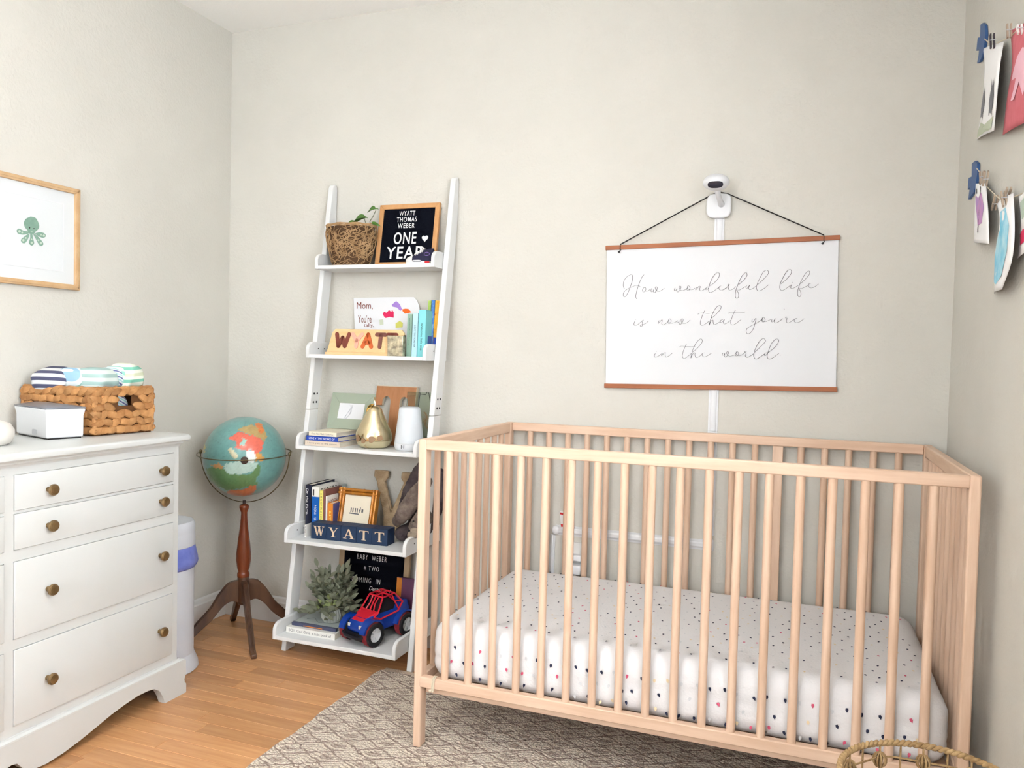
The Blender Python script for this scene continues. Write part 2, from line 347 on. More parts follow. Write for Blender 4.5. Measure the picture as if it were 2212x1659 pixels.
# floor planks: narrow oak strips parallel to the back wall
pw_ = .0572; y = -.014; rowi = 0
rnd = random.Random(3)
plank_cache = {}
while y > RY+.01:
    x = .014-rnd.random()*.5
    while x < RX-.014:
        ln = rnd.choice([.42, .56, .7, .84, 1.0, 1.2]) if y > -1.9 else 1.4
        x0 = max(x, .014); x1 = min(x+ln, RX-.014); x += ln
        if x1-x0 < .05: continue
        key = round(x1-x0, 2)
        if key not in plank_cache:
            q = MB(); hw = (x1-x0)/2-.0004; hh = pw_/2-.0003
            q.add([(-hw, -hh, -.008), (hw, -hh, -.008), (hw, hh, -.008), (-hw, hh, -.008), (-hw, -hh, -.0008), (hw, -hh, -.0008), (hw, hh, -.0008), (-hw, hh, -.0008),
                   (-hw+.0008, -hh+.0008, 0), (hw-.0008, -hh+.0008, 0), (hw-.0008, hh-.0008, 0), (-hw+.0008, hh-.0008, 0)],
                  [(0, 1, 5, 4), (1, 2, 6, 5), (2, 3, 7, 6), (3, 0, 4, 7), (4, 5, 9, 8), (5, 6, 10, 9), (6, 7, 11, 10), (7, 4, 8, 11), (8, 9, 10, 11)])
            plank_cache[key] = q.mesh('plank', M['plank_wood'], 0)
        piece(plank_cache[key], 'plank', floor, Matrix.Translation(((x0+x1)/2, y-pw_/2, 0)))
    y -= pw_
# ================================================================== RUG
rug = root('area_rug', 'cream and taupe diamond pattern rug under the wooden crib', 'rug', (1.76, -1.3, 0))
def rug_patch(x0, x1, y0, y1, h, nx, ny):
    q = MB(); vs = []; fs = []
    for j in range(ny+1):
        for i in range(nx+1):
            xx = x0+(x1-x0)*i/nx; yy = y0+(y1-y0)*j/ny
            e = .003*math.sin(yy*23)+.002*math.sin(yy*61) if i == 0 else 0
            vs.append((xx+e, yy, h+.0008*noise.noise(Vector((xx*30, yy*30, 0)))))
    for j in range(ny):
        for i in range(nx): a = j*(nx+1)+i; fs.append((a, a+1, a+nx+2, a+nx+1))
    n = len(vs); per = [i for i in range(nx+1)]+[(j+1)*(nx+1)-1+0 for j in range(1, ny+1)]+[ny*(nx+1)+i for i in range(nx-1, -1, -1)]+[j*(nx+1) for j in range(ny-1, 0, -1)]
    low = [(vs[i][0], vs[i][1], .0005) for i in per]; vs += low
    for k in range(len(per)): fs.append((per[k], per[(k+1) % len(per)], n+(k+1) % len(per), n+k))
    return q.add(vs, fs)
rug_patch(.905, 2.60, -2.30, -.286, .010, 60, 80).build('pile', M['rug'], rug, smooth=50)
mb = MB(); mb.box((.912, -.286, .0005), (2.60, -.258, .0085)); mb.build('binding', M['rug_binding'], rug, bevel=.002)
# ================================================================== CRIB
x0, x1, yf, yb, zt, pw = 1.2544, 2.6083, -.7223, -.0205, .870, .0237
zb = .0108
crib = root('baby_crib', 'light beech wooden crib with round bars against the back wall', 'crib', ((x0+x1)/2, (yf+yb)/2, zb))
pd = .036
for px_ in (x0, x1-pw):
    for (a, b) in ((yf, yf+pd), (yb-pd, yb)):
        MB().box((px_, a, zb), (px_+pw, b, zt)).build('leg', M['beech'], crib, bevel=.004)
rt = .0291; zbt, zbb = .2117, .1822
for (ya, ybb) in ((yf-.0006, yf+.0214), (yb-.0214, yb+.0)):
    MB().box((x0+pw-(.002 if ya < -.5 else 0), ya, zt-rt), (x1-pw+(.002 if ya < -.5 else 0), ybb, zt-.0004)).build('top_rail', M['beech_x'], crib, bevel=.003)
    MB().box((x0+pw-.006, ya-.0004, zbb), (x1-pw+.006, ybb, zbt)).build('bottom_rail', M['beech_x'], crib, bevel=.003)
for px_ in (x0+.001, x1-pw+.001):
    MB().box((px_, yf+pd, zt-rt-.006), (px_+pw-.002, yb-pd, zt-.0004)).build('side_top_rail', M['beech_y'], crib, bevel=.003)
    MB().box((px_, yf+pd, zbb), (px_+pw-.002, yb-pd, zbt)).build('side_bottom_rail', M['beech_y'], crib, bevel=.003)
hb = (zt-rt-zbt)/2; sp = MB().lathe([(.0103, -hb-.002), (.0103, hb+.002)], n=20).mesh('bar', M['beech'])
zc = (zt-rt+zbt)/2
n = 18; pit = (x1-x0-2*pw+.006)/(n+1)
for k in range(n):
    xx = x0+pw-.003+pit*(k+1)
    piece(sp, 'bar', crib, Matrix.Translation((xx, yf+.0105, zc)) @ Matrix.Rotation(k*1.3, 4, 'Z'))
    if k == 12: MB().box((xx-.016, yb-.016, zbt-.002), (xx+.016, yb-.006, zt-rt+.002)).build('centre_slat', M['beech'], crib, bevel=.002)
    else: piece(sp, 'bar', crib, Matrix.Translation((xx, yb-.0108, zc)) @ Matrix.Rotation(k*2.1, 4, 'Z'))
n = 9; pit = (yb-yf-2*pd)/(n+1)
hb2 = (zt-rt-.006-zbt)/2; sp2 = MB().lathe([(.0091, -hb2-.002), (.0091, hb2+.002)], n=20).mesh('side_bar', M['beech'])
for px_ in (x0+pw/2, x1-pw/2):
    for k in range(n): piece(sp2, 'side_bar', crib, Matrix.Translation((px_, yf+pd+pit*(k+1), (zt-rt-.006+zbt)/2)) @ Matrix.Rotation(k*.9, 4, 'Z'))
mb = MB(); mb.box((x0+pw+.004, yf+.0225, .160), (x1-pw-.004, yf+.05, .192)); mb.box((x0+pw+.004, yb-.05, .172), (x1-pw-.004, yb-.024, .192)); mb.box((x0+pw+.004, yf+.05, .178), (x1-pw-.004, yb-.05, .190))
mb.build('mattress_board', M['beech_x'], crib, bevel=.002)
# mattress with a fitted sheet
def rbox(a, b, r, n, wob=0, sag=0):
    q = MB(); a = Vector(a); b = Vector(b); c = (a+b)/2; h = (b-a)/2; ri = Vector([max(h[i]-r[i], 0) for i in range(3)])
    def grid(ax, sg, nu, nv):
        u, v = [(1, 2), (2, 0), (0, 1)][ax]; vs = []; fs = []
        for j in range(nv+1):
            for i in range(nu+1):
                p = Vector((0, 0, 0)); p[ax] = sg*h[ax]; p[u] = h[u]*(2*i/nu-1); p[v] = h[v]*(2*j/nv-1)
                qn = Vector([max(-ri[k], min(ri[k], p[k])) for k in range(3)]); d = Vector([(p[k]-qn[k])/max(r[k], 1e-6) for k in range(3)])
                if d.length > 1e-6: d.normalize()
                w = c+qn+Vector([d[k]*r[k] for k in range(3)])
                if wob:
                    side = 1-abs(d.z)*.85; s = noise.noise(Vector((w.x*9, w.y*9, w.z*42)))*.6+noise.noise(Vector((w.x*26+9, w.y*26, w.z*60)))*.5
                    w += d*(s*wob*side)
                    if ax == 2 and sg > 0: w.z -= sag*(1-min(1, ((w.x-c.x)/h.x)**4+((w.y-c.y)/h.y)**4))
                vs.append(w)
        for j in range(nv):
            for i in range(nu): k = j*(nu+1)+i; fs.append((k, k+1, k+nu+2, k+nu+1))
        q.add(vs, fs)
    for ax in range(3):
        u, v = [(1, 2), (2, 0), (0, 1)][ax]
        for sg in (-1, 1): grid(ax, sg, n[u], n[v])
    return q
matt = root('crib_mattress', 'crib mattress in a white fitted sheet printed with tiny scattered triangles', 'mattress', ((x0+x1)/2, (yf+yb)/2, .194))
ma, mbb = (x0+pw+.010, yf+.026, .1935), (x1-pw-.010, yb-.026, .362)
rbox(ma, mbb, (.055, .045, .05), (110, 60, 26), .0035).build('fitted_sheet', M['sheet_cloth'], matt, smooth=60)
pr = random.Random(11); mb = MB(); prints = [M['navy_print'], M['pink_print'], M['grey_print'], M['tan_print']]
def tri(c, U, V, s, a):
    P = [(0, -1.05), (.55, -.1), (.42, .72), (-.42, .72), (-.55, -.1)]; ca, sa = math.cos(a), math.sin(a)
    N = U.cross(V); mb.add([c+U*(s*(x*ca-y*sa))+V*(s*(x*sa+y*ca))+N*.0013 for x, y in P], [(0, 1, 2, 3, 4)])
for j in range(17):                                     # top
    for i in range(34):
        xx = ma[0]+.03+i*.038+(j % 2)*.019+pr.uniform(-.006, .006); yy = ma[1]+.04+j*.038+pr.uniform(-.006, .006)
        if xx > mbb[0]-.04 or yy > mbb[1]-.035: continue
        mb.mi = pr.choices([0, 1, 2, 3], [.5, .07, .32, .11])[0]; tri(Vector((xx, yy, mbb[2])), X_, Y_, .0050, pr.uniform(-.5, .5))
for j in range(3):                                      # front face
    for i in range(40):
        xx = ma[0]+.05+i*.034+(j % 2)*.017+pr.uniform(-.006, .006); zz = .225+j*.037+pr.uniform(-.006, .006)
        if xx > mbb[0]-.055: continue
        mb.mi = pr.choices([0, 1, 2, 3], [.42, .17, .28, .13])[0]; tri(Vector((xx, ma[1]-.0022, zz)), X_, Z_, .0062, pr.uniform(-.5, .5))
o = mb.build('printed_triangles', prints, matt, smooth=0); o['kind'] = 'stuff'
# cord tied on the bottom rail
mb = MB()
for k in range(3):
    xx = .9355+0; px0 = at(933+k*2.2, 1470, y=yf).x
    mb.tube([(px0, yf-.003, zbb-.004), (px0+.001, yf-.0035, .197), (px0+.003, yf-.003, zbt+.002), (px0+.003, yf+.012, zbt+.003), (px0+.002, yf+.023, zbt-.006)], .0013, 6)
mb.ell((at(930, 1484, y=yf).x, yf-.004, zbb-.003), (.004, .003, .003), 10, 6); mb.ell((at(935, 1486, y=yf).x, yf-.004, zbb-.005), (.003, .003, .003), 10, 6)
tag(mb.build('knotted_string', M['twine'], None), 'white string knotted round the crib bottom rail beside its left leg', 'string')
# ================================================================== LADDER SHELF
LEAN = .014      # the ladder leans a little to the right
def yfz(z): return -.257+.124*z
def lean(mb_):
    for v in mb_.v: v.x += LEAN*v.z
    return mb_
lad = root('ladder_shelf', 'white leaning ladder bookcase with five shelves beside the crib', 'shelf', (.74, -.15, 0))
def leg(xa, xb):
    P = [(-.257, 0), (-.200, 0), (-.200+.124*1.56, 1.56), (-.004, 1.60), (-.004, 1.735), (-.008, 1.748), (-.016, 1.752), (-.030, 1.746), (-.037, 1.734)]
    zj = .885; yj = lambda z, off: off+.124*z
    lo = [(-.257, 0), (-.200, 0), (-.200+.124*zj, zj), (-.257+.124*zj, zj)]
    hi = [(-.257+.124*(zj+.0012), zj+.0012), (-.200+.124*(zj+.0012), zj+.0012)]+P[2:]
    lean(MB().prism([(xa, a, z) for a, z in lo], (xb-xa, 0, 0))).build('lower_leg', M['white_paint'], lad, bevel=.0025)
    lean(MB().prism([(xa, a, z) for a, z in hi], (xb-xa, 0, 0))).build('upper_leg', M['white_paint'], lad, bevel=.0025)
leg(.4720, .4915); leg(.9885, 1.0090)
LX0, LX1 = .4922, .9878
TIERS = [(.072, -.336), (.410, -.284), (.745, -.230), (1.080, -.183), (1.412, -.141)]
ST = [z+.014 for z, _ in TIERS]     # shelf top heights
for i, (z, yfr) in enumerate(TIERS):
    MB().box((LX0+.012+LEAN*z, yfr, z), (LX1-.012+LEAN*z, -.016, z+.014)).build('shelf_board', M['white_paint'], lad, bevel=.0015)
    for xa in (LX0, LX1-.0135):
        P = [(-.016, z), (yfr-.002, z), (yfr-.002, z+.030)]
        for k in range(1, 8): a = math.pi-math.pi/2*k/7; P.append((yfr-.002+.034+.034*math.cos(a), z+.030+.030*math.sin(a)))
        P += [(-.016, z+.060)]
        MB().prism([(xa+LEAN*z, a, b) for a, b in P], (.0135, 0, 0)).build('side_bracket', M['white_paint'], lad, bevel=.002)
scr = MB().lathe([(.0040, 0), (.0040, .0012), (.0018, .0012), (.0018, .0006)], n=16, ax=(1, 0, 0)).mesh('screw', M['black'])
for dx, xs in ((1, .4915+LEAN*.93), (1, 1.009+LEAN*.93)):
    for zz in (.912, .944):
        for dy in (.018, .038): piece(scr, 'screw', lad, Matrix.Translation((xs, yfz(zz)+dy, zz)))
for i, xs in ((1, 1.0), (3, 1.0)):
    z, yfr = TIERS[i]
    piece(scr, 'screw', lad, Matrix.Translation((LX0+LEAN*z+.0135, yfr+.06, z+.035)) @ Matrix.Scale(.6, 4)); piece(scr, 'screw', lad, Matrix.Translation((LX0+LEAN*z+.0135, yfr+.10, z+.035)) @ Matrix.Scale(.6, 4))
    piece(scr, 'screw', lad, Matrix.Translation((LX1+LEAN*z, yfr+.06, z+.035)) @ Matrix.Scale(.6, 4))
# ------------------------------------------------ books
def book(x, y, z, w, d, h, cover, name='book', label='', tilt=0, lean=0, page=None, rz=0, spine_to='front', flat=False, group=None, spine=None, face=None, rnd_=.0012):
    """upright: spine faces -y, w thick, d deep, h high. flat: w wide along x, d deep along y, h thick."""
    r = root(name, label, 'book', (x, y, z), group=group, rot=(0, lean, rz))
    if not flat:
        t = .0016
        mb = MB(); mb.box((0, 0, 0), (w, t, h)); mb.box((0, t, 0), (t, d, h)); mb.box((w-t, t, 0), (w, d, h)); mb.build('cover', cover, r, local=True, bevel=.0006)
        MB().box((t+.0002, t+.0002, .0025), (w-t-.0002, d-.003, h-.0025)).build('pages', M['page_paper'], r, local=True)
    else:
        t = .0016
        mb = MB(); mb.box((0, 0, 0), (w, t, h)); mb.box((0, t, 0), (w, d, t)); mb.box((0, t, h-t), (w, d, h)); mb.build('cover', cover, r, local=True, bevel=.0006)
        MB().box((.0025, t+.0002, t+.0002), (w-.0025, d-.003, h-t-.0002)).build('pages', M['page_paper'], r, local=True)
    return r
def spine_text(r, body, u0, u1, w, m, off=0, hgt=None, x=None):
    """vertical spine text reading downward; u0,u1 = heights (top, bottom)"""
    h = hgt or w*.5; xc = (w-h)/2 if x is None else x
    mb = text_mb(body, (xc, -.0004, u0), (0, 0, -1), (1, 0, 0), u0-u1, h, .0002)
    mb.build('lettering', m, r, local=True, smooth=0)
def flat_text(r, body, a, b, z0, h, m): text_mb(body, (a, -.0004, z0), (1, 0, 0), (0, 0, 1), b-a, h, .0002).build('lettering', m, r, local=True, smooth=0)
for n_, c in dict(bk_sage=(132, 164, 146), bk_ltblue=(176, 214, 228), bk_darkteal=(26, 70, 78), bk_teal=(128, 208, 214), bk_slate=(84, 108, 170), bk_navy=(16, 22, 44), bk_blue=(10, 92, 178),
                  bk_white=(230, 228, 222), bk_yellow=(236, 224, 120), bk_brown=(132, 84, 76), bk_orange=(224, 134, 44), bk_indigo=(66, 70, 128), bk_grey=(176, 184, 180), bk_slate_dark=(70, 76, 104), bk_royal=(34, 70, 170), bk_cream=(232, 222, 200), bk_linen=(214, 198, 180)).items(): mat(n_, c, .5)
mat('bk_green_print', (150, 178, 84), .5, c2=(204, 214, 150), scale=40, lo=.45, hi=.6)
mat('bk_blue_print', (66, 118, 190), .5, c2=(170, 200, 220), scale=30, lo=.5, hi=.65)
mat('bk_orange_print', (244, 176, 60), .5, c2=(190, 90, 40), scale=22, lo=.55, hi=.62)
mat('bk_purple_print', (122, 74, 100), .5, c2=(96, 60, 92), scale=12)
# ---- second shelf from the top (index 3)
z3 = ST[3]
bd = .105
def ub(pxl, pxr, ytop, cover, label, yy=-.126, d=.055, lean=.02):
    a = at(pxl, 770, y=yy); b = at(pxr, 770, y=yy); t = at((pxl+pxr)/2, ytop, y=yy)
    return book(a.x, yy, z3, b.x-a.x-.0006, d, t.z-z3, cover, label=label, lean=lean), b.x-a.x, t.z-z3
r, w, h = ub(877, 887.5, 678, M['bk_sage'], 'sage green upright book, first of the row beside the square votive'); spine_text(r, 'goodnight little one', h*.9, h*.28, w, M['bk_navy'], hgt=.005)
r, w, h = ub(888.5, 900, 676, M['bk_ltblue'], 'pale blue upright book with a dark title on its spine'); spine_text(r, 'LOVE YOU FOREVER', h*.72, h*.22, w, M['bk_navy'], hgt=.006)
r, w, h = ub(901, 917, 669, M['bk_teal'], 'aqua upright book with a black welcome title on its spine'); spine_text(r, 'Welcome little one', h*.72, h*.14, w, M['black'], hgt=.008)
MB().box((w-.0005, .02, .002), (w+.0004, .08, h*.45)).build('cover_patch', M['bk_slate'], r, local=True)
r, w, h = ub(918, 925, 649, M['bk_green_print'], 'thin green patterned upright book right of the aqua book', lean=.04, yy=-.074, d=.05)
r, w, h = ub(925.5, 933, 648, M['bk_blue_print'], 'thin blue patterned upright book between the green and orange books', lean=.04, yy=-.074, d=.05)
r, w, h = ub(933.5, 944, 649, M['bk_orange_print'], 'orange patterned upright book at the right end of its row', lean=.04, yy=-.074, d=.05)
MB().box((.001, -.0004, .01), (w*.7, .0002, h*.35)).build('spine_patch', M['bk_royal'], r, local=True)
# ---- fourth shelf (index 1): books left of the bamboo frame
z1 = ST[1]
def ub4(pxl, pxr, ytop, cover, label, yy=-.185, d=.12, lean=0.0, rz=0, pyb=1120):
    a = at(pxl, pyb, y=yy); b = at(pxr, pyb, y=yy); t = at((pxl+pxr)/2, ytop, y=yy)
    return book(a.x, yy, z1, b.x-a.x-.0006, d, t.z-z1, cover, label=label, lean=lean, rz=rz), b.x-a.x, t.z-z1
r, w, h = ub4(659.5, 672, 1047, M['bk_navy'], 'tall black farm book at the left end of its row', d=.155, lean=-.0); spine_text(r, 'On the Farm', h*.93, h*.40, w, M['letter_white'], hgt=.010, x=.002)
r, w, h = ub4(673, 688.5, 1052, M['bk_blue'], 'thick blue book with a white top next to the black farm book', d=.13)
MB().box((-.0003, -.0005, h-.036), (w-.0004, .13, h+.0004)).build('white_band', M['bk_white'], r, local=True); MB().box((.004, -.0009, h-.032), (.010, 0, h-.009)).build('label_patch', M['black'], r, local=True)
mb = MB()
for j in range(2):
    for k in range(6): mb.box((w-.0004, .012+k*.019, h-.010-j*.012), (w+.0002, .022+k*.019, h-.007-j*.012))
mb.build('dash_print', M['black'], r, local=True, smooth=0); spine_text(r, 'NOW 1K', h*.62, h*.30, w, M['letter_white'], hgt=.010)
r, w, h = ub4(689.5, 697, 1060, M['bk_yellow'], 'thin pale yellow book with black spine lettering', d=.10); spine_text(r, 'A B C OF THE MONSTER', h*.95, h*.15, w, M['black'], hgt=.006)
r, w, h = ub4(697.6, 702.6, 1058, M['bk_brown'], 'brown covered book right of the yellow book', d=.11)
r, w, h = ub4(703, 706.5, 1072, M['bk_white'], 'small white monster picture book in front of the brown book', d=.075)
text_mb('the MONSTER', (w+.0001, .006, h-.030), (0, 1, 0), (0, 0, 1), .06, .016, .0003).build('lettering', M['puzzle_maroon'], r, local=True, smooth=0)
r, w, h = ub4(707, 719, 1087, M['bk_orange'], 'short orange book with a dark blue cover beside the bamboo frame', d=.072); MB().box((w-.0006, .001, .002), (w+.0006, .071, h-.001)).build('blue_cover', M['bk_indigo'], r, local=True); spine_text(r, 'LITTLE', h*.75, h*.12, w, M['bk_yellow'], hgt=.008)
r, w, h = ub4(721, 724, 1051, M['bk_grey'], 'grey book at the back between orange book and bamboo frame', yy=-.10, d=.08, pyb=1100)
a = at(656.5, 1152, z=z1)
ab_ = at(657.5, 1152, y=-.236)
r = book(ab_.x, -.236, z1, .0075, .042, .046, M['bk_white'], label='tiny white book standing against the left bracket before the farm book'); spine_text(r, 'NUMBERS', .042, .006, .0075, M['black'], hgt=.004)
# ---- third shelf (index 2): flat stack
z2 = ST[2]
ST3 = [((.530, -.212), .150, .018, M['bk_linen'], 'linen coloured book at the bottom of the small stack', 'I love you to the moon'), ((.534, -.210), .136, .0175, M['bk_royal'], 'royal blue book in the middle of the small stack', 'LOVE V  THE WORKS OF'), ((.542, -.206), .118, .0155, M['bk_cream'], 'cream book on top of the small stack behind the gold pear', 'Guess How Much  I Love You')]
zz = z2
for (a, w, h, m, lb, tx) in ST3:
    r = book(a[0], a[1], zz, w, .165, h, m, label=lb, flat=True); flat_text(r, tx, .012, w-.014, h*.3, h*.42, M['letter_white'] if m == M['bk_royal'] else M['ink_grey']); zz += h+.0003
ztop3 = zz
# ---- bottom shelf: flat book stack
z0 = ST[0]
r = book(.517, -.290, z0, .205, .20, .0215, M['bk_white'], label='white spined picture book at the bottom of the stack under the plant', flat=True)
flat_text(r, 'BOY  God Gave  a cute book of', .012, .19, .006, .010, M['ink_grey'])
r = book(.528, -.272, z0+.0218, .186, .175, .0115, M['bk_grey'], label='pale grey book with a slate front band under the plant pot', flat=True)
MB().box((.0, -.0006, .0002), (.186, .012, .0119)).build('spine_band', M['bk_slate_dark'], r, local=True, bevel=.0004)
MB().box((.05, -.001, .003), (.13, .0, .0055)).build('orange_strip', M['bk_orange'], r, local=True)
MB().tube([(.03+.015*k+.004*math.sin(k*2), .05+.02*math.sin(k*1.1), .0117) for k in range(9)], .0006, 4).build('cover_sketch', M['ink_grey'], r, local=True)
zp5 = z0+.0218+.0118
# purple book behind the truck
r = root('book', 'large purple and orange picture book leaning behind the toy truck', 'book', (at(854.5, 1262, y=-.075).x, -.0845, z0), rot=(math.radians(-6), 0, 0))
MB().box((0, 0, 0), (.128, .008, .185)).build('cover', M['bk_purple_print'], r, local=True, bevel=.001)
MB().box((.001, -.0006, .03), (.022, 0, .183)).build('orange_strip', M['bk_orange'], r, local=True)
# ================================================================== leaning frames and boards
def lean_frame(name, label, cat, xa, xb, zb_, zt_, yb_, yt_, fw, th, mf, mi, dfront=.004, inner_name='panel', group=None, back=True):
    """picture frame leaning: bottom front at y=yb_, top at y=yt_. returns root, origin, U, V, N(front)"""
    r = root(name, label, cat, ((xa+xb)/2, yb_, zb_), group=group)
    o = Vector((xa, yb_, zb_)); V = Vector((0, yt_-yb_, zt_-zb_)); H = V.length; V.normalize(); U = X_; N = U.cross(V)  # N points to -y
    W = xb-xa; D = -N*th
    def bar(p):
        return MB().prism([o+U*a+V*b for a, b in p], D)
    bar([(0, 0), (W, 0), (W-fw, fw), (fw, fw)]).build('frame_bar', mf, r, bevel=.0012)
    bar([(W, 0), (W, H), (W-fw, H-fw), (W-fw, fw)]).build('frame_bar', mf, r, bevel=.0012)
    bar([(W, H), (0, H), (fw, H-fw), (W-fw, H-fw)]).build('frame_bar', mf, r, bevel=.0012)
    bar([(0, H), (0, 0), (fw, fw), (fw, H-fw)]).build('frame_bar', mf, r, bevel=.0012)
    q = o-N*dfront
    MB().prism([q+U*a+V*b for a, b in [(fw-.001, fw-.001), (W-fw+.001, fw-.001), (W-fw+.001, H-fw+.001), (fw-.001, H-fw+.001)]], -N*(th-dfront-.001)).build(inner_name, mi, r)
    return r, q, U, V, N, W, H
# top letter board
r, q, U, V, N, W, H = lean_frame('letter_board', 'oak framed black letter board on top shelf reading ONE YEAR', 'letter board', .716, .966, ST[4], 1.664, -.056, -.020, .018, .014, M['board_oak'], M['felt_black'], inner_name='felt_panel')
def bt(body, cx, cy, w, h, par=None, o=None, **k):   # cx, cy as fractions of the board
    oo = (o or q)+U*(cx*W-w/2)+V*(cy*H-h/2); return text(body, oo, U, V, w, h, M['letter_white'], par or r, depth=.0022, **k)
bt('WYATT', .47, .850, .066, .0180, bold=.002, space=1.15); bt('THOMAS', .47, .752, .084, .0180, bold=.002, space=1.15); bt('WEBER', .47, .652, .070, .0180, bold=.002, space=1.15)
bt('ONE', .47, .455, .094, .046, bold=.012, space=1.12); bt('YEAR', .49, .225, .156, .046, bold=.012, space=1.12)
hp = []
for k in range(28):
    t = 2*math.pi*k/28; hp.append((16*math.sin(t)**3, 13*math.cos(t)-5*math.cos(2*t)-2*math.cos(3*t)-math.cos(4*t)))
oo = q+U*(.80*W)+V*(.44*H)
MB().prism([oo+U*(a*.0008)+V*(b*.00085)+N*.0008 for a, b in hp], N*.0015).build('heart', M['letter_white'], r, smooth=0)
# bottom letter board
r, q, U, V, N, W, H = lean_frame('letter_board', 'light oak framed black letter board on bottom shelf behind the toy truck', 'letter board', .578, .882, z0, .396, -.070, -.034, .022, .014, M['light_oak'], M['felt_black'], inner_name='felt_panel')
def bt2(body, pxc, pyc, w, h, **k):
    p = at(pxc, pyc, y=-.045); s = (p-q).dot(U), (p-q).dot(V); oo = q+U*(s[0]-w/2)+V*(s[1]-h/2); return text(body, oo, U, V, w, h, M['letter_white'], r, depth=.002, **k)
bt2('BABY  WEBER', 802, 1205.5, .128, .019, space=1.35); bt2('# TWO', 802.5, 1228.5, .066, .018, space=1.35); bt2('COMING  IN', 792, 1253, .124, .019, space=1.35); bt2('December !', 823, 1273, .094, .016, shear=.35)
# sage green picture frame
r, q, U, V, N, W, H = lean_frame('picture_frame', 'sage green glass picture frame behind the gold pear', 'picture frame', .527, .718, ztop3+.001, .947, -.070, -.030, .040, .008, M['sage'], M['paper_white'], dfront=.001, inner_name='print')
mb = MB(); cx = q+U*(.085)+V*(H*.47)
for k in range(3):
    pts = [cx+U*(.016*math.sin(t*1.7+k)*(.6+.2*k))+V*(.028*math.cos(t*1.3+k*.7))+N*.0012 for t in np.linspace(0, 4.2, 22)]; mb.tube(pts, .0004, 5)
mb.build('sketch', M['plastic_grey'], r)
# ================================================================== top shelf objects
# woven planter
cx, cy = .628, -.0785; zpl = ST[4]
pl = root('woven_planter', 'round twisted seagrass planter basket on the top shelf', 'planter', (cx, cy, zpl))
def prof(t): return (.072+.030*min(1, t*1.35)**.8-.004*max(0, t-.8)*3)   # x radius along the height
HP = .150
MB().lathe([(prof(k/8)*.93, zpl+.002+HP*.96*k/8) for k in range(9)], (cx, cy, 0), 30, sy=.68, caps=False).build('liner', M['seagrass_dark'], pl)
pr = random.Random(5); mb = MB()
for k in range(300):
    vert = pr.random() < .5; a = pr.uniform(0, 2*math.pi); t = pr.uniform(0, .97); pts = []; L_ = pr.uniform(.25, .5); dd = pr.uniform(-.12, .12); ph = pr.uniform(0, 6)
    for s in range(7):
        u = s/6
        if vert: aa = a+dd*u+.07*math.sin(u*6+ph); tt = min(1, t*.72+L_*u)
        else: aa = a+(1.2+L_)*.7*u*(1 if dd > 0 else -1); tt = min(1, max(0, t+.25*pr.random()*0+.07*math.sin(u*6+ph)+dd*.6*u))
        rr = prof(tt)*(1+.02*math.sin(u*9+ph)); pts.append((cx+rr*math.cos(aa), cy+rr*.68*math.sin(aa), zpl+.003+HP*tt))
    mb.tube(pts, pr.uniform(.0009, .0015), 4)
for k in range(3): mb.tube([(cx+(prof(1)+.001*k)*math.cos(a), cy+(prof(1)+.001*k)*.68*math.sin(a), zpl+HP+.003*k-.003+.0015*math.sin(a*9+k*2)) for a in np.linspace(0, 2*math.pi, 40)[:-1]], .0024, 5, closed=True)
o = mb.build('woven_strands', M['seagrass'], pl); o['kind'] = 'stuff'
MB().lathe([(.001, zpl+.118), (.085, zpl+.12)], (cx, cy, 0), 24, sy=.62).build('soil', M['soil'], pl)
def leaf_mesh(name, L_, W_, m, fold=.25, droop=.2):
    q = MB(); n = 7; vs = []; fs = []
    for i in range(n+1):
        t = i/n; w = W_*max(0, math.sin(math.pi*min(1, t*.96+.04)))**.75*(1-.25*t); zc_ = -droop*L_*t*t
        if i == n: w = .0003
        vs += [(L_*t, -w, zc_+fold*w), (L_*t, 0, zc_), (L_*t, w, zc_+fold*w)]
    for i in range(n):
        b = i*3; fs += [(b, b+1, b+4, b+3), (b+1, b+2, b+5, b+4)]
    return q.add(vs, fs).mesh(name, m, 80)
tp = root('trailing_plant', 'young green vine growing out of the woven planter', 'plant', (cx, cy, zpl+.1215))
lf = leaf_mesh('vine_leaf', .060, .017, M['leaf'], .9, .25)
ya = -.10
def P_(a, b, y_=ya): return at(a, b, y=y_)
mb = MB().tube([P_(795, 492), P_(790, 482), P_(787, 472), P_(783, 470)], .0012, 6); mb.tube([P_(800, 486), P_(799, 478), P_(806, 467), P_(812, 454)], .0012, 6); mb.tube([(cx+.02, cy, zpl+.121), P_(795, 492)], .0013, 6); mb.tube([(cx+.03, cy, zpl+.121), P_(800, 486)], .0013, 6)
mb.build('stem', M['stem_green'], tp)
def put_leaf(a, b, s=1, roll=0, me=lf):
    A = P_(*a); B = P_(*b); d = (B-A); L_ = d.length; d.normalize(); n_ = Vector((.35, -.75, .65)); n_ = (n_-d*n_.dot(d)).normalized(); n_ = Matrix.Rotation(roll, 3, d) @ n_
    k = L_/.060; piece(me, 'vine_leaf', tp, Matrix.Translation(A) @ Matrix((( d.x, n_.cross(d).x, n_.x, 0), (d.y, n_.cross(d).y, n_.y, 0), (d.z, n_.cross(d).z, n_.z, 0), (0, 0, 0, 1))) @ Matrix.Diagonal((k, k*s, k, 1)))
put_leaf((790, 471), (757, 480), 1.3, .3); put_leaf((787, 470), (794, 470), 1.0); put_leaf((811, 452), (792, 455), 1.9, .2); put_leaf((811, 452), (818, 451), .8); put_leaf((768, 480), (751, 480), .7, 1.0); put_leaf((803, 481), (820, 487), .7, .6)
# baby shoe
sh = root('baby_shoe', 'tiny navy canvas shoe with white toe and laces before the letter board', 'shoe', (.925, -.088, ST[4]), rz=math.radians(184))
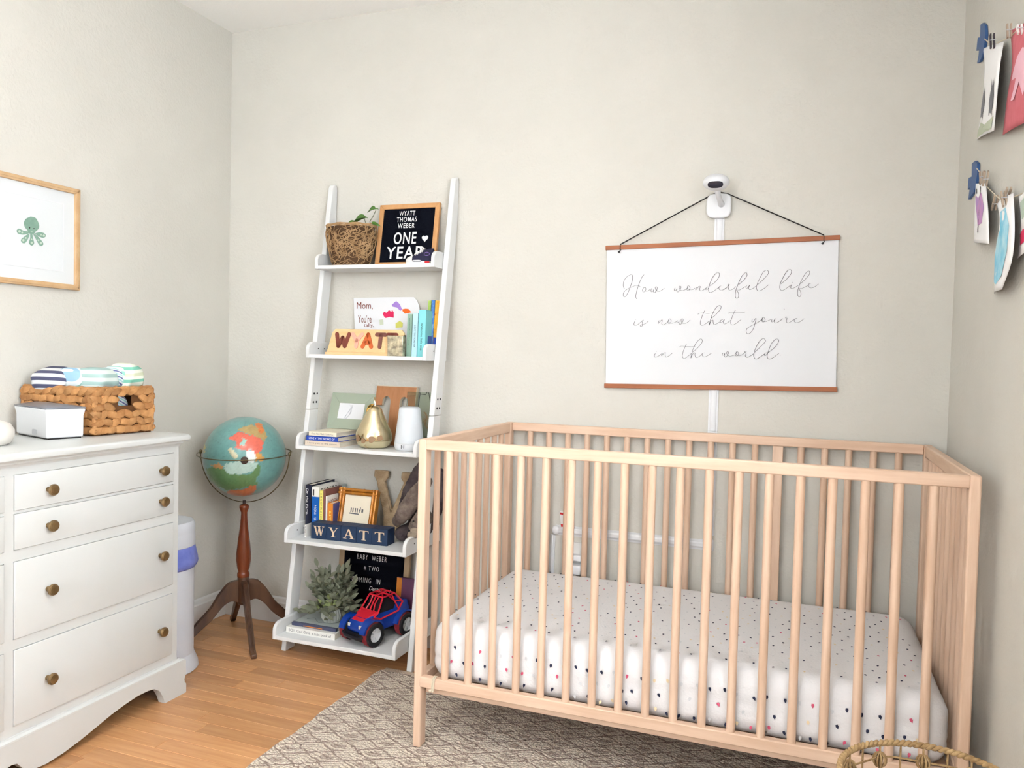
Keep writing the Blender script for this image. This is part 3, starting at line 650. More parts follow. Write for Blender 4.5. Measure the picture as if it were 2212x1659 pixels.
# local: x forward (toe), z up, length .112
L_ = .112
def outline(k=1.0, n=28):
    P = []
    for i in range(n):
        a = 2*math.pi*i/n; x = math.cos(a)*L_/2; w = .021+.005*math.cos(a-.3); P.append((x*k, w*math.sin(a)*k))
    return P
mb = MB(); o_ = outline(); mb.prism([(a, b, 0) for a, b in o_], (0, 0, .017)); mb.build('sole', M['rubber_white'], sh, local=True, bevel=.003)
def loft(secs, closed_caps=True):
    q = MB(); n = len(secs[0]); vs = [p for s in secs for p in s]; fs = [(i*n+k, i*n+(k+1) % n, (i+1)*n+(k+1) % n, (i+1)*n+k) for i in range(len(secs)-1) for k in range(n)]
    if closed_caps: fs += [tuple(range(n))[::-1], tuple(range((len(secs)-1)*n, len(secs)*n))]
    return q.add(vs, fs)
def shoesec(x, w, h, n=14): return [(x, w*math.cos(math.pi*k/(n-1)), .013+h*max(0, math.sin(math.pi*k/(n-1)))**.8) for k in range(n)]
loft([shoesec(x, w, h) for x, w, h in ((-.054, .008, .030), (-.050, .017, .047), (-.035, .020, .046), (-.015, .021, .042), (.0, .021, .037), (.015, .022, .028), (.028, .022, .021))]).build('upper', M['navy_cloth'], sh, local=True, smooth=60)
loft([shoesec(x, w, h) for x, w, h in ((.024, .0225, .0225), (.036, .022, .020), (.046, .019, .016), (.053, .012, .009), (.0555, .004, .004))]).build('toe_cap', M['rubber_white'], sh, local=True, smooth=60)
mb = MB()
for k in range(5):
    xx = .018-k*.008; hz = .040+k*.0045; mb.tube([(xx+.003, -.016, hz-.013), (xx, -.006, hz+.001), (xx, .006, hz+.001), (xx+.003, .016, hz-.013)], .0021, 6)
mb.tube([(-.012, .0, .062), (-.006, .012, .066), (-.014, .018, .058)], .0016, 6)
mb.build('laces', M['rubber_white'], sh, local=True)
MB().box((-.0575, -.012, .004), (-.0560, .012, .014)).build('heel_label', M['red_label'], sh, local=True)
MB().box((-.044, .0210, .005), (-.026, .0232, .012)).build('side_label', M['red_label'], sh, local=True)
MB().box((-.012, .0240, .010), (.02, .0256, .0115)).build('stripe', M['navy_cloth'], sh, local=True)
mb = MB().tube([(-.033+.010*math.cos(a), .0212, .037+.006*math.sin(a)) for a in np.linspace(0, 2*math.pi, 20)[:-1]], .0007, 5, closed=True); mb.build('side_emblem', M['art_violet'], sh, local=True)
# ================================================================== second shelf: puzzle, votive, card
pz = root('name_puzzle', 'maple wooden name puzzle with coloured letters leaning on the shelf', 'puzzle', (.735, -.145, z3))
pyb, pyt, pzt = -.146, -.128, 1.190
o = Vector((.585, pyb, z3+.010)); V = Vector((0, pyt-pyb, pzt-z3-.010)).normalized(); H = (pzt-z3-.010)/V.z; U = X_; N = U.cross(V)
Wp = .300
Pp = [(-.012, 0), (Wp+.008, 0), (Wp+.002, H-.012), (Wp-.01, H), (.012, H), (.002, H-.012)]
MB().prism([o+U*a+V*b for a, b in Pp], -N*.010).build('puzzle_board', M['maple'], pz, bevel=.0015)
MB().box((.572, -.156, z3), (.895, -.128, z3+.0098)).build('ledge', M['maple'], pz, bevel=.001)
for ch, u, w, m in (('W', .024, .052, 'maroon'), ('Y', .092, .040, 'blush'), ('A', .139, .036, 'orange'), ('T', .193, .034, 'brown'), ('T', .239, .034, 'maroon')):
    strokes(MB(), LET[ch], o+U*u+V*.022, U, V, w, .046, .0072, .004).build('letter', M['puzzle_'+m], pz, smooth=0)
# votive
vt = root('candle_votive', 'square mottled mercury glass votive in front of the name puzzle', 'votive', (.868, -.1575+.0, z3))
s_ = .0335; vy = .019
mb = MB(); h_ = .074; cxv, cyv = .868, -.1375
vt.location = (.866, -.1585, z3); WM[vt.name] = Matrix.Translation(vt.location)
q = MB()
q.box((-.031, -.0, 0), (.031, .004, h_)); q.box((-.031, .022, 0), (.031, .026, h_)); q.box((-.031, .004, 0), (-.027, .022, h_)); q.box((.027, .004, 0), (.031, .022, h_)); q.box((-.027, .004, 0), (.027, .022, .006))
q.build('cup', M['silver_glass'], vt, local=True, bevel=.002)
MB().lathe([(.008, .007), (.008, .04)], (0, .013, 0), 16).build('candle', M['cream'], vt, local=True)
pz.location = pz.location
# painted card
def poly_plane(mb, pts, N, off):
    mb.add([Vector(p)+Vector(N)*off for p in pts], [tuple(range(len(pts)))])
cardN = Vector((0, -1, 0))
cd_ = root('greeting_card', 'white hand painted paper card leaning on the wall behind the puzzle', 'card', (.74, -.03, z3))
def cy_(z): return -.008-(1.32-z)*.14
def CP(a, b, off=0):
    p = at(a, b, y=-.012)
    for _ in range(3): p = at(a, b, y=cy_(p.z)-off)
    return p
P = [CP(764, 644), CP(765, 677), CP(766.5, 710)]; bl = Vector((P[2].x, cy_(z3), z3+.0005)); br = Vector((CP(909, 690).x, cy_(z3), z3+.0005))
MB().prism([CP(764, 644), CP(829, 642.5), CP(894, 642), CP(901, 650), CP(905, 660), CP(909, 690), br, bl, CP(766.5, 710), CP(765, 679)], (0, .0008, 0)).build('paper', M['paper_white'], cd_, smooth=0)
def z5(a, b): return (700+a*.12658, 630+b*.12658)
def marks(name, par, m, polys, fn, off=.0006):
    mb = MB()
    for pl_ in polys: mb.add([fn(*p) for p in pl_], [tuple(range(len(pl_)))])
    ob = mb.build(name, m, par, smooth=0)
    bm = bmesh.new(); bm.from_mesh(ob.data); bmesh.ops.triangulate(bm, faces=bm.faces); bm.to_mesh(ob.data); bm.free(); return ob
F5 = lambda a, b: CP(*z5(a, b), .0008)
marks('crimson_paint', cd_, M['art_crimson'], [[(1000, 370), (1030, 340), (1060, 360), (1110, 315), (1150, 345), (1160, 310), (1190, 350), (1190, 445), (1120, 430), (1050, 450), (1020, 420)]], F5)
marks('violet_paint', cd_, M['art_violet'], [[(1155, 225), (1230, 160), (1290, 210), (1335, 310), (1300, 325), (1240, 270), (1170, 255)]], F5)
marks('orange_paint', cd_, M['art_orange'], [[(1335, 300), (1390, 290), (1440, 295), (1490, 350), (1440, 365), (1380, 375), (1340, 330)]], F5)
marks('yellow_paint', cd_, M['art_yellow'], [[(1220, 540), (1290, 500), (1345, 530), (1340, 610), (1220, 620)]], F5)
marks('cream_paint', cd_, M['art_sage'], [[(945, 480), (1010, 470), (1015, 560), (950, 570)]], F5)
def handwriting(body, a, b, w, h, m, par):
    o_ = CP(*z5(a, b), .0008); e = CP(*z5(a+w, b), .0008); t = CP(*z5(a, b-h), .0008); text(body, o_, (e-o_), (t-o_), (e-o_).length, (t-o_).length, m, par, depth=.0003)
handwriting('Mom,', 560, 310, 270, 130, M['puzzle_maroon'], cd_); handwriting("You're", 580, 530, 230, 130, M['puzzle_brown'], cd_); handwriting('tally,', 680, 620, 170, 80, M['puzzle_maroon'], cd_)
# ================================================================== third shelf: pear, wooden T, sound lamp, glass frame
pe = root('ceramic_pear', 'shiny gold ceramic pear with leaf cut-outs standing beside the book stack', 'ornament', (.781, -.146, z2))
PR = [(.022, 0), (.045, .002), (.057, .012), (.064, .030), (.0655, .045), (.062, .062), (.052, .085), (.040, .108), (.031, .128), (.026, .142), (.018, .150), (.004, .153)]
mb = MB().lathe(PR, n=40); 
for v in mb.v:
    a = math.atan2(v.y, v.x); k = 1+.02*math.sin(3*a+v.z*40)+.012*math.sin(7*a); v.x *= k; v.y *= k
mb.build('body', M['gold'], pe, local=True, smooth=60)
MB().lathe([(.030, .0002), (.0462, .0022), (.0585, .012), (.0652, .029)], n=40, caps=False).build('pale_band', M['gold_matte'], pe, local=True, smooth=60)
mb = MB().tube([(0, 0, .148), (.001, .002, .160), (-.002, .002, .172), (.001, .002, .184)], [.005, .0035, .003, .0045], 8); mb.build('stem', M['gold'], pe, local=True)
lfg = leaf_mesh('leaf', .050, .019, M['gold'], .5, .7)
for ang, tl in ((200, .1), (235, .25), (165, .3)):
    o_ = bpy.data.objects.new('leaf', lfg); COL.objects.link(o_); o_.parent = pe; o_.location = (-.002, 0, .158); o_.rotation_euler = (0, tl+.35, math.radians(ang))
cut = MB()
for ang, zz_, s_ in ((-68, .036, 1), (-95, .030, .8), (-120, .037, 1.1), (-42, .040, .9)):
    a = math.radians(ang); rr = .0652; c_ = Vector((rr*math.cos(a), rr*math.sin(a), zz_)); Ua = Vector((-math.sin(a), math.cos(a), 0)); cut.add([c_*1.004+Ua*(s_*.012*math.cos(t)*(1+.25*math.cos(3*t)))+Z_*(s_*.012*math.sin(t))+Vector((math.cos(a), math.sin(a), 0))*.0012 for t in np.linspace(0, 2*math.pi, 13)[:-1]], [tuple(range(12))])
cut.build('cut_out', M['copper_inside'], pe, local=True, smooth=0)
# wooden letter T
tl = root('wooden_letter', 'tall reddish brown wooden letter T leaning between pear and white lamp', 'letter', (.80, -.03, z2))
zt_ = at(858, 834, y=-.02).z; o = Vector((.717, -.062, z2)); V = Vector((0, .040, zt_-z2)).normalized(); H = (zt_-z2)/V.z; N = X_.cross(V); W = .172
arc = [(.040+.0205-.0205*math.cos(t), H-.060+.022*math.sin(t)) for t in np.linspace(0, math.pi, 9)]
Pt = [(0, H), (W, H), (W, H-.074), (W-.030, H-.074)]+[(W-a, b) for a, b in [(.030+.0+0*k, 0) for k in range(0)]]
arcR = [(W-.030-.018+.018*math.cos(t), H-.060+.022*math.sin(t)) for t in np.linspace(0, math.pi, 9)]
arcL = [(.030+.018+.018*math.cos(t), H-.060+.022*math.sin(t)) for t in np.linspace(0, math.pi, 9)]
sw0, sw1 = W/2-.020, W/2+.020
Pt = [(0, H), (0, H-.074), (.030, H-.074)]+arcL[::-1]+[(sw0, H-.1), (sw0, 0), (sw1, 0), (sw1, H-.1)]+arcR[::-1]+[(W-.030, H-.074), (W, H-.074), (W, H)]
def tri_prism(pts, D, name, m, par, bevel=0):
    ob = MB().prism(pts, D).build(name, m, par, smooth=0, bevel=bevel); return ob
tri_prism([o+X_*a+V*b for a, b in Pt], -N*.016, 'letter_edge', M['t_edge'], tl)
def inset(P, c, k): return P
tri_prism([o+N*.0006+X_*(a*.975+W*.0125)+V*(b*.985+H*.004) for a, b in Pt], -N*.0005, 'letter_face', M['t_wood'], tl)
# white sound lamp
lp = root('night_light', 'white tapered cylindrical night light on the third shelf', 'lamp', (.923, -.143, z2))
MB().lathe([(.044, 0), (.049, .003), (.052, .014), (.0525, .026)], n=48).build('base', M['plastic_white'], lp, local=True, smooth=50)
MB().lathe([(.0520, .0265), (.0513, .035), (.0385, .146), (.036, .1525), (.030, .155), (.001, .1552)], n=48).build('shade', M['lamp_white'], lp, local=True, smooth=50)
a = math.radians(-78-10); rr = .0525; c_ = Vector((rr*math.cos(a), rr*math.sin(a), .016)); Ua = Vector((-math.sin(a), math.cos(a), 0)); Nn = Vector((math.cos(a), math.sin(a), 0))
mb = MB()
for (u0, u1, w0, w1) in ((-.006, -.004, -.007, .007), (.004, .006, -.007, .007), (-.004, .004, -.001, .001)):
    mb.prism([c_+Ua*u0+Z_*w0+Nn*.0002, c_+Ua*u1+Z_*w0+Nn*.0002, c_+Ua*u1+Z_*w1+Nn*.0002, c_+Ua*u0+Z_*w1+Nn*.0002], Nn*.0006)
mb.build('emblem', M['black'], lp, local=True, smooth=0)
# clear glass frame with pressed stems
gf = root('glass_frame', 'clear glass frame with pressed grasses and black wire hanger behind the lamp', 'glass frame', (.91, -.06, z2))
ga, gb = .853, .964
MB().prism([(ga, -.052, z2+.002), (gb, -.052, z2+.002), (gb, -.030, .962), (ga, -.030, .962)], (0, .003, 0)).build('glass_pane', M['clear_glass'], gf, smooth=0)
mb = MB(); pr = random.Random(2)
for k in range(26):
    a = pr.uniform(0, 2*math.pi); c0 = Vector((.942, -.0545, z2+.10)); pts = [c0+Vector((.001*s+.012*math.cos(a+s*.5)*s/3, 0, .025*math.sin(a+s*.35)*s/3)) for s in range(5)]; mb.tube(pts, .0007, 4)
mb.build('pressed_grass', M['burlap'], gf)
mb = MB(); Q = lambda a, b: at(640+a*.13562, 820+b*.13562, y=-.055)
mb.tube([Q(1945, 430), Q(1970, 240), Q(1968, 200), Q(1975, 232), Q(2060, 240), Q(2085, 200), Q(2110, 205), Q(2145, 420)], .0011, 6); mb.build('wire_hanger', M['black'], gf)
# ================================================================== fourth shelf: blocks, bamboo frame, burlap Y, plush rabbit
A = at(671.4, 1162.7, z=z1); B = at(836.2, 1180.4, z=z1); A = Vector((.580, -.262, z1)); d = Vector((1, .03, 0)).normalized(); bs = .0585
a0 = at(671.4, 1162.7, z=z1); b0 = at(836.2, 1180.4, z=z1); d = (b0-a0); bs = d.length/5; d.normalize(); bn = Vector((-d.y, d.x, 0))
for k, ch in enumerate('WYATT'):
    lbs = ['navy cube block with wooden letter W, leftmost of the block row', 'navy cube block with wooden letter Y', 'navy cube block with wooden letter A in the middle of the row', 'navy cube block with letter T, between the A block and the end block', 'navy cube block with letter T at the right end, beside the plush']
    c = a0+d*(bs*k)
    r = root('letter_block', lbs[k], 'block', tuple(c), rz=math.atan2(d.y, d.x), group='navy name blocks on the shelf')
    MB().box((.0003, 0, 0), (bs-.0003, .060, .058)).build('cube', M['navy_block'], r, local=True, bevel=.0012)
    serif_letter(MB(), ch, (bs*(.16 if ch in 'WA' else .2), -.0001, .013), (1, 0, 0), (0, 0, 1), bs*(.72 if ch in 'WA' else .6), .034, .0008).build('letter', M['letter_wood'], r, local=True, smooth=0)
# bamboo frame
bf = root('bamboo_frame', 'golden brown bamboo style photo frame behind the name blocks', 'picture frame', (.705, -.14, z1))
o = Vector((.628, -.158, z1+.002)); ztp = at(785, 1056, y=-.115).z; V = Vector((0, .040, ztp-z1)).normalized(); H = (ztp-z1-.002)/V.z; U = X_; N = U.cross(V); W = .163
bw = .026
MB().prism([o-N*.002+U*a+V*b for a, b in [(.004, .004), (W-.004, .004), (W-.004, H-.004), (.004, H-.004)]], -N*.016).build('backing', M['bamboo_gold'], bf)
MB().prism([o+N*.0005+U*a+V*b for a, b in [(bw, bw), (W-bw, bw), (W-bw, H-bw), (bw, H-bw)]], N*.001).build('print', M['bk_cream'], bf)
def cane(p, q_, nm='cane'):
    p = Vector(p); q_ = Vector(q_); L2 = (q_-p).length; prf = []; n = 24; joints = (.14, .36, .64, .86)
    for i in range(n*2+1):
        t = i/(n*2); rr = .0062
        for j in joints: rr += .0017*math.exp(-((t-j)/.012)**2)
        prf.append((rr, L2*t))
    return MB().lathe(prf, p, 14, ax=tuple((q_-p).normalized()))
for off in (.0065, .019):
    for (pa, pb) in (((off, -.002), (off, H)), ((W-off, -.002), (W-off, H)), ((-.002, off), (W, off)), ((-.002, H-off), (W, H-off))):
        cane(o+U*pa[0]+V*pa[1]+N*.004, o+U*pb[0]+V*pb[1]+N*.004).build('cane', M['bamboo_gold'], bf, smooth=60)
mb = MB(); c_ = o+U*(W*.5)+V*(H*.5)+N*.0018
for u in (-.026, -.018, -.008, 0): mb.prism([c_+U*u, c_+U*(u+.004), c_+U*(u+.004)+V*.016, c_+U*u+V*.016], N*.0003)
for k, (u, v) in enumerate(((.010, .0), (.013, .008), (.020, .002))): mb.prism([c_+U*u+V*v, c_+U*(u+.003+.004*(k == 2))+V*v, c_+U*(u+.003+.004*(k == 2))+V*(v+.012), c_+U*u+V*(v+.012)], N*.0003)
mb.prism([c_+U*-.03+V*-.006, c_+U*.01+V*-.007, c_+U*.01+V*-.003, c_+U*-.03+V*-.002], N*.0003)
mb.build('printed_drawing', M['ink_grey'], bf, smooth=0)
# burlap letter Y
yl = root('fabric_letter', 'stuffed tan burlap letter Y standing behind the blocks and plush', 'letter', (.80, -.05, z1))
zyt = at(830, 1016, y=-.04).z; Hy = zyt-z1
q = [(.0, 1), (.26, 1), (.27, .90), (.20, .84), (.255, .48), (.40, .20+.14), (.46, .36), (.62, .83), (.55, .90), (.56, 1), (.86, 1), (.86, .90), (.80, .84), (.60, .30), (.56, 0), (.28, 0), (.24, .34), (.05, .84), (0, .90)]
q = [(0, 1), (.30, 1), (.31, .90), (.24, .83), (.44, .38), (.66, .83), (.59, .90), (.60, 1), (.90, 1), (.90, .90), (.83, .83), (.62, .28), (.60, .0), (.30, .0), (.28, .28), (.06, .83), (0, .90)]
oy = Vector((.717, -.060, z1)); Vy = Vector((0, .030, Hy)).normalized(); Ny = X_.cross(Vy)
ob = MB().prism([oy+X_*(a*.195)+Vy*(b*Hy) for a, b in q], -Ny*.020).build('stuffed_letter', M['burlap'], yl, bevel=.006, seg=3, smooth=60)
# plush rabbit
ry = root('plush_rabbit', 'grey brown long eared fluffy toy slumped at right end of the block shelf', 'plush toy', (.955, -.135, z1))
def remesh(o, vox):
    md = o.modifiers.new('remesh', 'REMESH'); md.mode = 'VOXEL'; md.voxel_size = vox; md.use_smooth_shade = True
    sm = o.modifiers.new('smooth', 'SMOOTH'); sm.factor = .6; sm.iterations = 4
    tx = bpy.data.textures.new('fur', 'CLOUDS'); tx.noise_scale = .012
    dp = o.modifiers.new('fur', 'DISPLACE'); dp.texture = tx; dp.strength = .006; dp.mid_level = .5
def Rz(x, y, z): return Matrix.Rotation(z, 3, 'Z') @ Matrix.Rotation(y, 3, 'Y') @ Matrix.Rotation(x, 3, 'X')
def PL(px, py, yy): return at(px, py, y=yy)
def plump(name, pts, rad, m, vox=.005):
    b = MB(); C_ = catmull(pts, 4); n = len(C_); k = len(rad)-1
    rr = []
    for i in range(n):
        t = i/(n-1)*k; j = min(int(t), k-1); rr.append(rad[j]+(rad[j+1]-rad[j])*(t-j))
    for c_, r_ in zip(C_, rr): b.ell(c_, (r_, r_*.85, r_), 14, 8)
    o = b.build(name, m, ry, smooth=60); remesh(o, vox); return o
zf = z1+.004
plump('body', [Vector((.955, -.105, zf+.052)), Vector((.985, -.085, zf+.12)), Vector((1.010, -.072, zf+.19)), Vector((1.008, -.068, zf+.235))], [.050, .048, .040, .030], M['plush_dark'], .006)
plump('leg', [Vector((.905, -.150, zf+.028)), Vector((.940, -.120, zf+.040)), Vector((.965, -.10, zf+.05))], [.028, .036, .036], M['plush_dark'], .006)
plump('ear', [PL(930, 985, -.11), PL(905, 1020, -.13), PL(884, 1062, -.135), PL(866, 1100, -.13)], [.016, .026, .026, .014], M['plush_dark'])
plump('ear', [PL(922, 1040, -.155), PL(900, 1068, -.175), PL(876, 1104, -.185), PL(858, 1126, -.18)], [.022, .032, .032, .020], M['plush_fur'])
hd = PL(900, 1140, -.195)
plump('head', [PL(915, 1118, -.185), hd], [.034, .031], M['plush_fur'])
plump('muzzle', [PL(897, 1150, -.213), PL(889, 1156, -.220)], [.021, .017], M['plush_muzzle'])
b = MB(); b.ell(PL(883.5, 1146.5, -.236), (.0045, .004, .0036), 12, 8); b.build('nose', M['black'], ry)
b = MB(); b.ell(PL(893, 1126, -.226), (.0036, .0036, .0036), 12, 8); b.build('eye', M['black'], ry)
# ================================================================== bottom shelf: faux plant, toy truck
fp = root('faux_plant', 'dusty sage leafed potted plant on books on the bottom shelf', 'plant', (.655, -.205, zp5))
mb = MB(); n = 48; prf = [(.020, 0), (.030, .002), (.037, .014), (.039, .028), (.036, .042), (.031, .052), (.028, .052), (.026, .045)]
mb.lathe(prf, n=n)
for i, v in enumerate(mb.v):
    a = math.atan2(v.y, v.x); k = 1+.03*(1 if (i % n) % 2 else -1); v.x *= k; v.y *= k
mb.build('pot', M['pot_grey'], fp, local=True, smooth=20)
MB().lathe([(.001, .044), (.0275, .0455)], n=20).build('soil', M['soil'], fp, local=True)
l1 = leaf_mesh('leaf', .034, .0088, M['sage_leaf'], .3, .2); l2 = leaf_mesh('leaf', .027, .0065, M['yellow_leaf'], .3, .2)
pr = random.Random(21); mb = MB(); WM_fp = WM[fp.name]
nl = 0
extra = MB(); leaf_src = [(v.co.copy()) for v in l1.vertices]; leaf_f = [tuple(p.vertices) for p in l1.polygons]
for k in range(64):
    az = k*2.39996; el = math.radians(8+72*((k*.7549) % 1)); L_ = pr.uniform(.095, .140)*(1.15 if math.sin(el) > .8 else 1)
    dr = Vector((math.cos(az)*math.cos(el)*1.12, math.sin(az)*math.cos(el)*.62, math.sin(el)*1.12)); 
    if dr.y < 0: dr.y *= .75
    pts = [Vector((0, 0, .045))+dr*(L_*t)+Vector((0, 0, -.045*t*t*math.cos(el))) for t in (0, .25, .5, .75, 1)]; 
    pts = [Vector((max(-.135, min(p.x, .10)), p.y, max(p.z, .012))) for p in pts]
    mb.tube(pts, .0009, 5)
    for j in range(5):
        t = .38+.62*j/4; P0 = pts[0].lerp(pts[-1], t); idx = min(3, int(t*4)); P0 = pts[idx].lerp(pts[idx+1], t*4-idx)
        for sg in ((-1, 1) if j < 4 else (0,)):
            ax = dr.normalized(); sd = ax.cross(Vector((pr.uniform(-.5, .5), pr.uniform(-.5, .5), 1))).normalized()
            dd = (ax*.6+sd*sg*.9+Vector((0, 0, pr.uniform(-.2, .4)))).normalized() if sg else ax
            nn = (Vector((.3, -.6, .7))+Vector([pr.uniform(-.6, .6) for _ in range(3)])); nn = (nn-dd*nn.dot(dd)).normalized(); ss = nn.cross(dd)
            s = pr.uniform(.75, 1.15); tip = P0+dd*.03*s
            if P0.x+tip.x > .25 or tip.z < .004 or tip.y < -.11 or tip.y > .16 or tip.z > .268: continue
            yel = (abs(P0.x) < .045 and P0.y < -.02 and .05 < P0.z < .15 and pr.random() < .6)
            M4 = WM_fp @ Matrix.Translation(P0) @ Matrix(((dd.x, ss.x, nn.x, 0), (dd.y, ss.y, nn.y, 0), (dd.z, ss.z, nn.z, 0), (0, 0, 0, 1))) @ Matrix.Scale(s, 4)
            if nl < 296 and (yel or pr.random() < .52): piece(l2 if yel else l1, 'leaf', fp, M4); nl += 1
            else: extra.add([M4 @ v for v in leaf_src], leaf_f)
mb.build('stem', M['stem_green'], fp, local=True)
o = extra.build('foliage', M['sage_leaf'], fp, smooth=80); o['kind'] = 'stuff'
# toy truck: local x forward, y left
fd = Vector((-.30, -.954, 0)).normalized()
tk = root('toy_truck', 'blue and red toy monster truck with big tyres on the bottom shelf', 'toy truck', (.842, -.197, z0), rz=math.atan2(fd.y, fd.x))
wr = .041; wb = .077; tw = .058
tyr = MB(); tyr.mi = 0
pf = [(.026, -.017), (.036, -.017), (.041, -.012), (.041, .012), (.036, .017), (.026, .017), (.024, .010), (.024, -.010)]
tm = MB(); n = 36; vs = []; 
for i in range(n):
    a = 2*math.pi*i/n
    for (r_, w_) in pf:
        kk = 1+(.035 if (i % 2 and r_ > .035) else 0); vs.append((r_*kk*math.cos(a), w_, r_*kk*math.sin(a)))
tm.add(vs, [(i*8+j, i*8+(j+1) % 8, ((i+1) % n)*8+(j+1) % 8, ((i+1) % n)*8+j) for i in range(n) for j in range(8)])
# red on the inner part of the tread
me_t = tm.mesh('tyre', [M['tyre'], M['tyre_red']], 30)
for p in me_t.polygons:
    c = p.center
    if math.hypot(c.x, c.z) > .0345 and abs(c.y) < .0135: p.material_index = 1
rm = MB(); rm.lathe([(.0245, -.012), (.0245, .013), (.0225, .014), (.0215, .008), (.006, .006), (.006, .012), (.001, .012)], ax=(0, 1, 0), n=30)
for k in range(6):
    a = 2*math.pi*k/6; u = Vector((math.cos(a), 0, math.sin(a))); v = Vector((-math.sin(a), 0, math.cos(a))); rm.prism([u*.004-v*.0032+Y_*.007, u*.004+v*.0032+Y_*.007, u*.0225+v*.0052+Y_*.009, u*.0225-v*.0052+Y_*.009], Y_*.004)
me_r = rm.mesh('hub', M['plastic_white'], 30)
for sx in (1, -1):
    for sy in (1, -1):
        Mx = WM[tk.name] @ Matrix.Translation((sx*wb, sy*tw, wr+.0015)) @ (Matrix.Identity(4) if sy > 0 else Matrix.Rotation(math.pi, 4, 'Z'))
        t_ = piece(me_t, 'tyre', tk, Mx); h_ = bpy.data.objects.new('hub', me_r); COL.objects.link(h_); h_.parent = t_
def secs(L): return loft([[(x, w*y_, z_) for y_, z_ in pr_] for x, w, pr_ in L])
def bsec(zb_, zt_, k=.75, m=.5): zm = zb_+(zt_-zb_)*m; return [(-1, zb_), (-1, zm), (-k, zt_), (k, zt_), (1, zm), (1, zb_)]
secs([(.112, .034, bsec(.050, .068)), (.104, .045, bsec(.042, .082)), (.085, .050, bsec(.046, .092)), (.055, .048, bsec(.050, .099)), (.040, .045, bsec(.042, .103)), (-.035, .046, bsec(.042, .106)), (-.050, .050, bsec(.055, .118)), (-.085, .052, bsec(.062, .126)), (-.112, .044, bsec(.060, .120))]).build('body', M['truck_blue'], tk, local=True, bevel=.003, smooth=40)
for sx in (1, -1):     # fenders
    for sy in (1, -1):
        P = [(sx*wb+.050*math.cos(t), .045+.050*math.sin(t)) for t in np.linspace(.15, math.pi-.15, 9)]+[(sx*wb+.044*math.cos(t), .045+.044*math.sin(t)) for t in np.linspace(math.pi-.15, .15, 9)]
        MB().prism([(a, sy*.040, b) for a, b in P], (0, sy*.026, 0)).build('fender', M['truck_blue'], tk, local=True, smooth=30)
mb = MB(); mb.box((-.085, -.026, .030), (.09, .026, .046)); mb.box((.088, -.045, .022), (.118, .045, .046)); mb.box((-.118, -.035, .035), (-.10, .035, .05)); mb.lathe([(.006, -.058), (.006, .058)], (wb, 0, wr+.001), 12, ax=(0, 1, 0)); mb.lathe([(.006, -.058), (.006, .058)], (-wb, 0, wr+.001), 12, ax=(0, 1, 0))
mb.build('chassis', M['truck_black'], tk, local=True, bevel=.002)
mb = MB(); mb.tube([(.116, -.052, .040), (.126, -.03, .034), (.126, .03, .034), (.116, .052, .040)], .006, 8); mb.build('bumper', M['truck_black'], tk, local=True)
secs([(.100, .030, [(-1, .080), (-.9, .086), (.9, .086), (1, .080)]), (.055, .036, [(-1, .098), (-.9, .1035), (.9, .1035), (1, .098)]), (.044, .038, [(-1, .101), (-.9, .1065), (.9, .1065), (1, .101)])]).build('bonnet', M['truck_red'], tk, local=True, smooth=20)
MB().hexa([(.038, -.038, .10), (-.055, -.038, .10), (-.055, .038, .10), (.038, .038, .10), (.010, -.030, .146), (-.045, -.030, .146), (-.045, .030, .146), (.010, .030, .146)]).build('cabin', M['truck_black'], tk, local=True, bevel=.003)
mb = MB(); rr = .0032
for sy in (1, -1):
    y0_, y1_ = sy*.043, sy*.034
    mb.tube([(.060, sy*.042, .094), (.042, y0_, .106), (.012, y1_, .152), (-.045, y1_, .156), (-.075, y0_, .122)], rr, 6)
    mb.tube([(.060, sy*.042, .094), (.035, sy*.049, .084), (-.050, sy*.048, .094), (-.078, y0_, .122)], rr, 6)
    mb.tube([(-.030, y1_, .155), (-.052, sy*.047, .102)], rr*.8, 6); mb.tube([(-.012, y1_, .155), (-.045, sy*.036, .128), (-.07, y0_, .124)], rr*.8, 6)
mb.tube([(.042, -.043, .106), (.042, .043, .106)], rr, 6); mb.tube([(.012, -.034, .152), (.012, .034, .152)], rr, 6); mb.tube([(-.045, -.034, .156), (-.045, .034, .156)], rr, 6); mb.tube([(-.02, -.034, .155), (-.02, .034, .155)], rr, 6)
mb.tube([(.042, 0, .106), (.012, 0, .153), (-.045, 0, .158)], rr, 6); mb.tube([(.042, -.02, .106), (.028, -.012, .130), (.012, -.016, .152)], rr*.8, 6); mb.tube([(.042, .02, .106), (.028, .012, .130), (.012, .016, .152)], rr*.8, 6)
mb.tube([(-.045, -.034, .156), (.012, .034, .152)], rr*.8, 6)
mb.build('roll_cage', M['truck_red'], tk, local=True)
MB().box((.1065, .022, .063), (.1125, .034, .074)).build('headlight', M['plastic_white'], tk, local=True, bevel=.001); MB().box((.1065, -.034, .063), (.1125, -.022, .074)).build('headlight', M['plastic_white'], tk, local=True, bevel=.001)
text_mb('HELLO', (.076, .0502, .070), (-1, 0, .25), (0, 0, 1), .026, .007, .0006).build('side_lettering', M['letter_white'], tk, local=True, smooth=0)
# ================================================================== STANDING GLOBE
gc = Vector((.262, -.212, .700)); gr = .150
gl = root('standing_globe', 'vintage relief globe on a turned wooden floor stand in the corner', 'globe', (gc.x, gc.y, 0))
